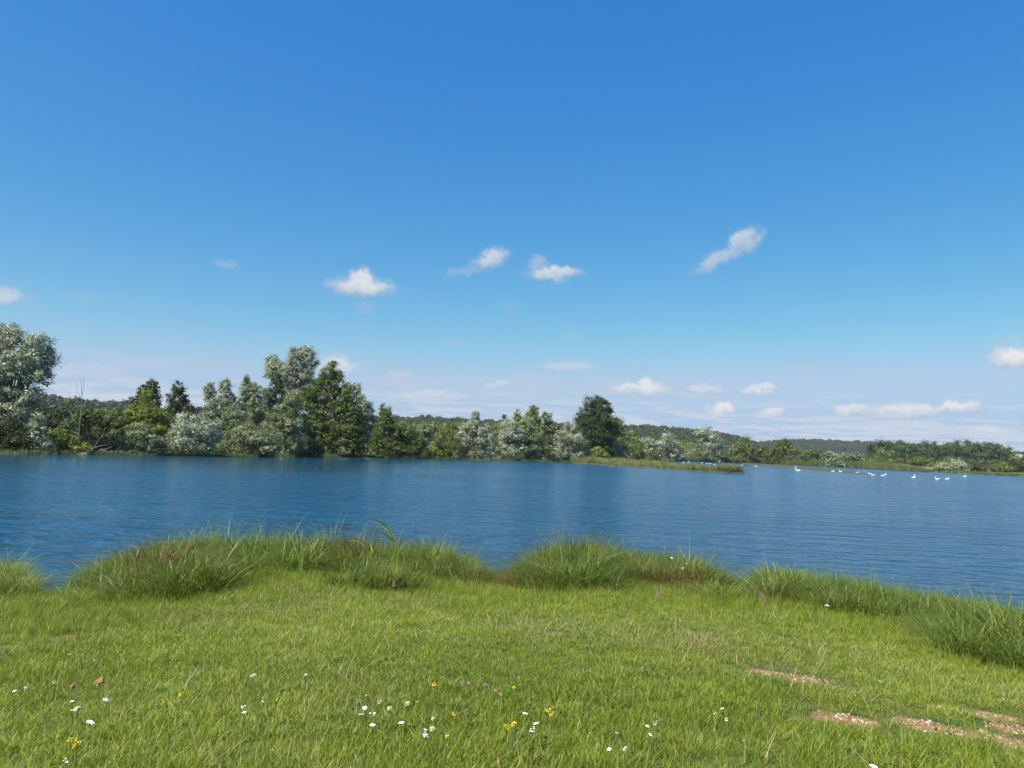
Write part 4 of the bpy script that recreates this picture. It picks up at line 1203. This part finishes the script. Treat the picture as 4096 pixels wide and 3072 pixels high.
# gravel in the bare patches
STONES = []
for v in range(4):
    rs = np.random.default_rng(400 + v)
    g_ = (1 + 5 ** 0.5) / 2
    iv = nrm(np.array([(-1, g_, 0), (1, g_, 0), (-1, -g_, 0), (1, -g_, 0), (0, -1, g_), (0, 1, g_), (0, -1, -g_), (0, 1, -g_), (g_, 0, -1), (g_, 0, 1), (-g_, 0, -1), (-g_, 0, 1)], float))
    it = np.array([(0, 11, 5), (0, 5, 1), (0, 1, 7), (0, 7, 10), (0, 10, 11), (1, 5, 9), (5, 11, 4), (11, 10, 2), (10, 7, 6), (7, 1, 8), (3, 9, 4), (3, 4, 2), (3, 2, 6), (3, 6, 8), (3, 8, 9), (4, 9, 5), (2, 4, 11), (6, 2, 10), (8, 6, 7), (9, 8, 1)])
    iv = iv * rs.uniform(0.75, 1.2, (12, 1)) * np.array([1.0, rs.uniform(.6, .9), rs.uniform(.4, .65)])
    STONES.append(obj('stone_source', make_mesh('stone_source', iv, it, M_STONE), link=False))
pp = []
for (p, rx, ry, t) in BARE_W:
    m = int(rx * ry * (5200 if p[0] > 1.5 else 900))
    u = rg.normal(0, 0.55, m) * rx; v = rg.normal(0, 0.55, m) * ry
    pp.append(np.stack([p[0] + u * math.cos(t) - v * math.sin(t), p[1] + u * math.sin(t) + v * math.cos(t)], -1))
pp = np.concatenate(pp)
pp = pp[bare_mask(pp[:, 0], pp[:, 1]) > rg.uniform(0.1, 0.8, len(pp))]
n = len(pp)
ss = np.clip(rg.lognormal(-4.8, 0.45, n), 0.003, 0.028)
instancer('gravel', np.column_stack([pp, ground_h(pp[:, 0], pp[:, 1]) + ss * 0.15]), np.stack([rg.normal(0, .3, n), rg.normal(0, .3, n), rg.random(n) * 6.28], -1), np.stack([ss] * 3, -1), rg.random(n), np.zeros(n), STONES,
          'tan and cream gravel lying in the bare patches of the lawn', 'gravel')


# ------------------------------------------------------------------ flowers
def dome(c, r, h, n=7):
    a = np.linspace(0, 2 * np.pi, n, endpoint=False)
    ring = np.stack([np.cos(a) * r, np.sin(a) * r, np.zeros(n)], -1)
    ring2 = np.stack([np.cos(a) * r * 0.65, np.sin(a) * r * 0.65, np.full(n, h * 0.7)], -1)
    v = np.vstack([ring, ring2, [[0, 0, h]]]) + c
    j = np.arange(n); j2 = (j + 1) % n
    t = np.vstack([np.stack([j, j2, n + j2], -1), np.stack([j, n + j2, n + j], -1), np.stack([n + j, n + j2, np.full(n, 2 * n)], -1)])
    return v, t


def head_mesh(name, mat, kind, seed):
    rs = np.random.default_rng(seed)
    parts = []
    if kind == 'umbel':            # flat cluster of many tiny florets
        for k in range(15):
            a = k * 2.4; r = 0.0062 * math.sqrt(k)
            parts.append(dome(np.array([r * math.cos(a), r * math.sin(a), -r * r * 6 + rs.normal(0, 0.001)]), 0.0062 * rs.uniform(.8, 1.2), 0.004, 6))
    elif kind == 'loose':          # a few separate florets
        for k in range(6):
            a = k * 1.15 + rs.random(); r = 0.022 * rs.uniform(.4, 1.1)
            parts.append(dome(np.array([r * math.cos(a), r * math.sin(a), 0.012 * rs.normal()]), 0.0075 * rs.uniform(.8, 1.2), 0.005, 6))
        for (v_, t_) in list(parts):
            pv_, pq_ = tube([(0, 0, -0.035), v_[:-1].mean(0) * 0.5 + np.array([0, 0, -0.016]), v_[:-1].mean(0)], [0.0022, 0.0018, 0.0015], 3)
            parts.append((pv_, np.vstack([pq_[:, [0, 1, 2]], pq_[:, [0, 2, 3]]])))
    elif kind == 'ball':           # seed head curled like a nest
        for k in range(22):
            dv = nrm(rs.normal(0, 1, (1, 3)))[0]
            parts.append(dome(dv * np.array([.020, .020, .017]), 0.009, 0.006, 6))
        v, t = dome(np.array([0, 0, -0.012]), 0.022, 0.03, 9)
        parts.append((v, t))
    else:                          # spike of whorled florets
        for k in range(26):
            a = k * 2.4; zz_ = k * 0.0052
            parts.append(dome(np.array([0.011 * (1 - k / 34) * math.cos(a), 0.011 * (1 - k / 34) * math.sin(a), zz_]), 0.0075 * (1 - k / 50), 0.006, 6))
    v, t = join(parts)
    return make_mesh(name, v, t, mat)


HEADS = {
    'white': [head_mesh('flower_head', M_WHITE, 'umbel', k) for k in range(2)] + [head_mesh('flower_head', M_WHITE, 'loose', 9)],
    'yellow': [head_mesh('flower_head', M_YELLOW, 'loose', k) for k in range(3)],
    'purple': [head_mesh('flower_spike', M_PURPLE, 'spike', 3)],
    'pink': [head_mesh('flower_head', M_PURPLE, 'ball', 4)],
    'brown': [head_mesh('seed_head', M_BROWNHEAD, 'ball', 5)],
    'beige': [head_mesh('seed_head', M_BEIGEHEAD, 'ball', 6)],
}
sv, sq = tube([(0, 0, 0), (0.004, 0.002, 0.35), (-0.002, 0.001, 0.7), (0, 0, 1.0)], [0.0022, 0.002, 0.0017, 0.0014], 5)
STEM = make_mesh('stem', sv, sq, M_STEM)
lv, lf_, lt = blades(5, 0.004, 0.05, 0.10, 0.009, 0.4, 0.9, 0.8, np.random.default_rng(5))
LEAVES = make_mesh('leaf', lv, lf_, M_GRASS, {'tint': ('FACE', lt)})


def flower(px, py, kind, size, label, group, h=None, seed=0):
    rs = np.random.default_rng(7000 + seed)
    h = h or rs.uniform(0.12, 0.2)
    g = on_ground(px, py, h)
    nm = {'white': 'white_flower', 'yellow': 'yellow_flower', 'purple': 'purple_flower', 'pink': 'pink_flower', 'brown': 'seed_head_plant', 'beige': 'seed_head_plant'}[kind]
    root = empty(nm, (g[0], g[1], g[2] - 0.01))
    root.rotation_euler = (rs.normal(0, 0.04), rs.normal(0, 0.04), rs.random() * 6.28)
    tag(root, label, 'flower' if 'seed' not in nm else 'seed head', group)
    st = obj('stem', STEM, root); st.scale = (1.2, 1.2, h + 0.01)
    lo = obj('leaf', LEAVES, root)
    hm = HEADS[kind][seed % len(HEADS[kind])]
    hd = obj(hm.name.split('.')[0], hm, root)
    hd.location = (0, 0, h + 0.008)
    hd.rotation_euler = (rs.normal(0, 0.3), rs.normal(0, 0.3), rs.random() * 6.28)
    size *= {'purple': 0.36, 'yellow': 0.52, 'white': 0.54}.get(kind, 0.8)
    hd.scale = (size, size, size)
    return root


def ZA(l): return [(x * 0.633, 2472 + y * 0.633) for x, y in l]
def ZB(l): return [(1300 + x * 0.633, 2472 + y * 0.633) for x, y in l]
def ZC(l): return [(2700 + x * 0.631, 2472 + y * 0.631) for x, y in l]


sid = 0
def batch(pts, kind, label, group, s0, s1, h=None):
    global sid
    for (x, y) in pts:
        rs = np.random.default_rng(sid + 17)
        flower(x, y, kind, rs.uniform(s0, s1), label, group, h, sid)
        sid += 1


batch(ZA([(433, 230), (517, 232), (595, 262), (165, 437), (90, 460), (352, 400), (470, 522), (460, 575), (400, 905)]), 'white', 'small white flower head scattered in grass around the brown seed heads', 'white flowers on the left of the lawn', 0.7, 1.0)
batch(ZA([(672, 510)]), 'white', 'white umbel tilted beside the larger brown seed head', None, 1.25, 1.3)
batch(ZA([(568, 655)]), 'white', 'largest flat white umbel next to the orange yellow blossoms', None, 1.55, 1.6)
batch(ZA([(1600, 358), (1925, 352), (1655, 527), (1552, 548), (1548, 590)]), 'white', 'white blossom standing alone in grass between two flower groups', 'white flowers scattered between the groups', 0.8, 1.1)
batch(ZB([(258, 488), (360, 522), (262, 558), (228, 602), (302, 595), (490, 655), (300, 672)]), 'white', 'white blossom in the dense cluster near the beige seed heads', 'white flowers in the dense cluster', 0.95, 1.3)
batch(ZB([(640, 722)]), 'white', 'large white umbel below the dense white cluster', None, 1.5, 1.55)
batch(ZB([(1278, 597), (1330, 657), (1302, 697)]), 'white', 'white blossom in the trio beside the tall yellow flowers', 'trio of white flowers', 1.0, 1.2)
batch(ZB([(1835, 722), (2045, 680), (2088, 662), (2055, 728), (1795, 815), (1885, 815)]), 'white', 'small white blossom in the loose patch toward the gravel', 'white flowers toward the gravel', 0.7, 1.0)
batch(ZC([(253, 605), (300, 572), (322, 640), (440, 775)]), 'white', 'tiny white blossom in long grass beside the gravel patches', 'white flowers beside the gravel', 0.55, 0.75)
batch(ZC([(1243, 930)]), 'white', 'white umbel in long grass below the gravel patches', None, 1.3, 1.35)
batch(ZC([(1305, 398)]), 'white', 'lone tiny white blossom on the lawn above the gravel', None, 0.7, 0.75)
batch(ZA([(1035, 525), (1145, 480)]), 'yellow', 'yellow flower cluster on the lawn between white blossoms', 'pair of yellow flowers', 0.9, 1.1)
batch(ZA([(450, 768), (480, 772), (495, 790)]), 'yellow', 'orange yellow blossom below the largest white umbel', 'orange yellow blossoms', 1.0, 1.2)
batch(ZB([(705, 422)]), 'yellow', 'bright yellow flower cluster above the beige seed heads', None, 1.2, 1.25)
batch(ZB([(575, 528), (818, 603)]), 'yellow', 'small yellow flower beside the beige seed heads', 'small yellow flowers', 0.7, 0.8)
batch(ZB([(1420, 580), (1432, 608)]), 'yellow', 'tall yellow flower beside the trio of white blossoms', 'tall yellow flowers', 1.1, 1.2, 0.22)
batch(ZB([(1190, 670), (1150, 680), (1165, 690), (1210, 660), (765, 742)]), 'yellow', 'pale yellow blossom low in the grass left of the white trio', 'low yellow blossoms', 0.8, 1.0)
batch(ZB([(1100, 480), (1200, 438)]), 'yellow', 'yellow flower near the tiny pink clover heads', 'yellow flowers near the clover', 0.8, 1.0)
batch(ZB([(865, 408), (1012, 418), (240, 352), (1078, 455), (907, 408)]), 'pink', 'tiny pink clover head on the lawn', 'pink clover heads', 0.38, 0.5, 0.1)
batch(ZA([(632, 398)]), 'brown', 'large brown curled seed head on a stalk', None, 1.35, 1.4, 0.24)
batch(ZA([(455, 428)]), 'brown', 'smaller brown seed head left of the large one', None, 0.7, 0.75, 0.22)
batch(ZA([(510, 572)]), 'beige', 'greenish beige seed head above the largest white umbel', None, 0.85, 0.9, 0.2)
batch(ZB([(412, 575), (510, 540), (680, 640), (676, 700)]), 'beige', 'beige dry seed head among the dense white cluster', 'beige seed heads', 0.6, 0.8, 0.18)
Z7 = lambda l: [(1000 + x * 0.633, 2000 + y * 0.633) for x, y in l]
Z8 = lambda l: [(2300 + x * 0.812, 2050 + y * 0.812) for x, y in l]
batch(Z7([(175, 545), (215, 545), (252, 545)]), 'purple', 'purple flower spike in the row of three before the reddish sedge', 'three purple spikes', 1.2, 1.4, 0.4)
batch(Z7([(912, 545)]), 'purple', 'single purple flower spike in front of the tall cattail', None, 1.5, 1.6, 0.42)
batch(Z7([(838, 400), (800, 410), (700, 415)]), 'purple', 'faded purple flower spike among sedge beside the tall cattail', 'purple spikes in the sedge', 0.9, 1.1, 0.6)
batch(Z8([(413, 412), (430, 398)]), 'purple', 'purple flower spike of the pair before the orange sedge', 'pair of purple spikes', 1.5, 1.8, 0.45)
batch(Z8([(930, 420)]), 'purple', 'tall purple flower spike right of the second gap in the sedge', None, 1.7, 1.8, 0.5)
batch(Z8([(435, 180), (1545, 325), (965, 320)]), 'purple', 'dull purple flower spike rising from the top of the sedge', 'purple spikes atop the sedge', 0.9, 1.1, 0.75)
batch(Z8([(555, 248), (480, 222), (530, 270)]), 'white', 'white blossom hanging on the dark sedge over the water', 'white flowers in the sedge', 1.0, 1.3, 0.6)
batch(Z8([(1243, 455)]), 'white', 'pale flower in front of the dark sedge right of second gap', None, 1.6, 1.7, 0.4)


# ------------------------------------------------------------------ cattails
def cattail(label, base_px, blades_px, depth, w=0.022):
    p = at(base_px[0], base_px[1], depth)
    z = float(ground_h(p[None, 0], p[None, 1])[0])
    base = np.array([p[0], p[1], max(z, -0.02) - 0.02])
    root = empty('cattail', base)
    tag(root, label, 'cattail')
    for q, pts in enumerate(blades_px):
        P = np.array([[0, 0, 0]] + [at(x, y, depth + 0.05 * k * (1 if q % 2 else -1)) - base for k, (x, y) in enumerate(pts)])
        P[0, 0] += 0.01 * (q - 1.5)
        m = 10
        t = np.linspace(0, len(P) - 1, m)
        # smooth curve through the points
        S = np.stack([np.interp(t, np.arange(len(P)), P[:, k]) for k in range(3)], -1)
        for _ in range(2):
            S[1:-1] = 0.25 * S[:-2] + 0.5 * S[1:-1] + 0.25 * S[2:]
        tan = nrm(np.gradient(S, axis=0))
        side = nrm(np.cross(tan, np.array([0.15, 1.0, 0.1])))
        nor = np.cross(side, tan)
        ww = w * np.array([.7, .9, 1, 1, 1, .95, .85, .65, .4, .06])[:, None] / 2
        V = np.stack([S - side * ww, S + nor * ww * 0.35, S + side * ww], 1).reshape(-1, 3)
        i_ = np.arange(m - 1)[:, None] * 3
        Q = np.concatenate([i_ + np.array([[0, 1, 4, 3]]), i_ + np.array([[1, 2, 5, 4]])], 1).reshape(-1, 4)
        obj('leaf', make_mesh('leaf', V, Q, M_CATTAIL, {'tint': ('FACE', np.full(len(Q), 0.2 + 0.6 * ((q * 0.37) % 1)))}), root)


cattail('tallest cattail with long leaves bent over to the left', (1572, 2240),
        [[(1580, 2190), (1576, 2150), (1550, 2105), (1515, 2078), (1470, 2072)], [(1582, 2185), (1565, 2130), (1540, 2105), (1500, 2106)], [(1585, 2190), (1578, 2160), (1545, 2140), (1505, 2122), (1458, 2118)],
         [(1588, 2200), (1580, 2150), (1555, 2110), (1530, 2085), (1465, 2082)], [(1592, 2200), (1600, 2178), (1606, 2160)]], 11.9, 0.026)
cattail('shorter cattail with two leaf fans left of the tallest cattail', (1486, 2250),
        [[(1478, 2210), (1455, 2170), (1405, 2145)], [(1482, 2215), (1462, 2180), (1432, 2160), (1400, 2162)], [(1484, 2200), (1475, 2185), (1460, 2180)], [(1490, 2215), (1488, 2195), (1478, 2170)]], 11.7, 0.026)
cattail('upright pale cattail in front of the reddish sedge', (1206, 2268),
        [[(1198, 2230), (1188, 2180)], [(1206, 2230), (1204, 2176)], [(1210, 2230), (1215, 2185)], [(1200, 2240), (1180, 2200)]], 11.5)
cattail('small thin cattail between reddish sedge and the shorter cattail', (1372, 2300), [[(1370, 2270), (1368, 2245)], [(1375, 2280), (1380, 2262)], [(1368, 2285), (1360, 2275)]], 11.6, 0.015)
cattail('slender tall grass stalks rising over water left of the sedge crest', (855, 2185), [[(862, 2120), (866, 2052)], [(850, 2130), (826, 2072)], [(868, 2130), (872, 2090)], [(845, 2140), (845, 2100)]], 13.2, 0.016)


# ------------------------------------------------------------------ swans
def swan_meshes(pose):
    # one continuous sweep: tail tip, body, breast, neck, head; x forward, z up
    if pose == 'up':
        path = [(-0.52, 0.20), (-0.44, 0.18), (-0.28, 0.14), (-0.05, 0.11), (0.18, 0.11), (0.31, 0.16), (0.37, 0.26), (0.36, 0.38), (0.33, 0.48), (0.33, 0.58), (0.37, 0.655), (0.43, 0.67), (0.49, 0.65), (0.53, 0.635)]
    elif pose == 'curved':
        path = [(-0.52, 0.21), (-0.44, 0.19), (-0.28, 0.15), (-0.05, 0.11), (0.18, 0.11), (0.30, 0.16), (0.33, 0.25), (0.27, 0.34), (0.23, 0.42), (0.26, 0.50), (0.33, 0.535), (0.40, 0.525), (0.46, 0.49), (0.50, 0.47)]
    else:                           # feeding, head low at the water
        path = [(-0.52, 0.22), (-0.44, 0.20), (-0.28, 0.15), (-0.05, 0.11), (0.18, 0.11), (0.31, 0.15), (0.38, 0.21), (0.44, 0.25), (0.50, 0.24), (0.55, 0.19), (0.58, 0.13), (0.60, 0.08), (0.61, 0.04), (0.615, 0.02)]
    ry = [0.02, 0.07, 0.165, 0.21, 0.17, 0.10, 0.062, 0.050, 0.044, 0.042, 0.046, 0.050, 0.036, 0.014]
    rz = [0.02, 0.05, 0.115, 0.15, 0.135, 0.10, 0.062, 0.050, 0.044, 0.042, 0.046, 0.046, 0.032, 0.012]
    P = np.array([(x, 0, z) for x, z in path], float)
    tan = nrm(np.gradient(P, axis=0))
    B = np.tile(np.array([0, 1.0, 0]), (len(P), 1))
    N = np.cross(tan, B)
    a = np.linspace(0, 2 * np.pi, 10, endpoint=False)
    V = P[:, None] + np.cos(a)[None, :, None] * B[:, None] * np.array(ry)[:, None, None] + np.sin(a)[None, :, None] * N[:, None] * np.array(rz)[:, None, None]
    V = V.reshape(-1, 3)
    i_ = np.arange(len(P) - 1)[:, None] * 10; j_ = np.arange(10)[None, :]; k_ = (j_ + 1) % 10
    Q = np.stack([i_ + j_, i_ + k_, i_ + 10 + k_, i_ + 10 + j_], -1).reshape(-1, 4)
    body = make_mesh('body', V, Q, M_SWAN, smooth=True)
    e = P[-1]; d = nrm((P[-1] - P[-2])[None])[0]
    bv, bq = tube([e - d * 0.02, e + d * 0.03, e + d * 0.075], [0.02, 0.016, 0.006], 6)
    beak = make_mesh('beak', bv, bq, M_BEAK, smooth=True)
    w = []
    for s in (-1, 1):               # folded wings lying along the back
        pts = np.array([(0.12, s * 0.14, 0.16), (-0.02, s * 0.17, 0.20), (-0.2, s * 0.13, 0.23), (-0.38, s * 0.06, 0.245), (-0.5, s * 0.02, 0.25)])
        v_, q_ = tube(pts, [0.03, 0.075, 0.075, 0.045, 0.008], 7)
        w.append(make_mesh('wing', v_, q_, M_SWAN, smooth=True))
    return body, beak, w


SWAN = {p: swan_meshes(p) for p in ('up', 'curved', 'low')}


def swan(px, py, pose, face, label, group, sc=1.0):
    p = on_z(px, py, 0.0)
    root = empty('swan', (p[0], p[1], 0.0))
    root.rotation_euler = (0, 0, face)
    root.scale = (sc, sc, sc)
    tag(root, label, 'swan', group)
    b, k, w = SWAN[pose]
    obj('body', b, root); obj('beak', k, root)
    for m in w: obj('wing', m, root)


Z6 = lambda x, y: (2700 + x * 0.3165, 1800 + y * 0.3165)
Z9 = lambda x, y: (3300 + x * 0.3165, 1820 + y * 0.3165)
R_, L_ = 0.1, math.pi - 0.1
g1 = ('white swan swimming in the inlet behind the reedy spit', 'swans in the inlet')
for x, y, ps, f in [(108, 160, 'up', R_), (172, 160, 'curved', R_), (342, 166, 'low', L_), (408, 178, 'low', R_), (448, 180, 'curved', R_ + .3), (500, 188, 'low', R_)]:
    swan(*Z6(x, y), ps, f, *g1, sc=0.78)
swan(*Z6(843, 199), 'up', R_ + .4, 'white swan with raised neck just beyond the tip of the spit', None, 0.78)
swan(*Z6(1022, 210), 'low', R_, 'white swan with lowered head between the spit and the low bar', None, 0.78)
swan(*Z6(1530, 246), 'up', 1.3, 'white swan with upright neck standing at the edge of the low bar', None, 1.1)
swan(*Z6(1562, 265), 'low', L_, 'white swan with hidden head floating beside the low bar', None, 1.0)
swan(*Z6(1998, 277), 'curved', R_, 'white swan floating at the end of the low bar', 'swans at the end of the bar', 0.78)
swan(*Z6(2094, 283), 'curved', L_, 'white swan floating at the end of the low bar', 'swans at the end of the bar', 0.78)
g2 = ('white swan on the open water in front of the poplars', 'swans on the open water')
for x, y, ps, f in [(411, 233, 'up', R_), (565, 243, 'low', L_), (604, 261, 'low', R_), (730, 270, 'curved', R_), (765, 262, 'up', R_ + .5), (1122, 295, 'curved', R_), (1130, 285, 'up', 1.0), (1422, 313, 'up', L_), (1546, 315, 'curved', R_)]:
    swan(*Z9(x, y), ps, f, *g2, sc=0.75)
swan(*Z9(1768, 279), 'curved', R_, 'white swan swimming apart from the others toward the sandy right shore', None, 0.78)

# ------------------------------------------------------------------ air
HAZE = 0.00010
m, b = new_mat('haze_air')
pv = b.n('ShaderNodeVolumePrincipled', {'Color': (0.80, 0.88, 1.0, 1), 'Density': HAZE, 'Anisotropy': 0.2})
b.n('ShaderNodeOutputMaterial', {'Volume': pv.outputs[0]})
hx, hz0, hz1 = 2600.0, -4.0, 125.0
hv = np.array([(x, y, z) for x in (-hx, hx) for y in (-hx, hx) for z in (hz0, hz1)], float)
hf = np.array([(0, 1, 3, 2), (4, 6, 7, 5), (0, 4, 5, 1), (2, 3, 7, 6), (0, 2, 6, 4), (1, 5, 7, 3)])
ho = obj('haze', make_mesh('haze', hv, hf, m))
tag(ho, 'thin blue summer haze between the bank and the far ridges', 'haze', kind='stuff')
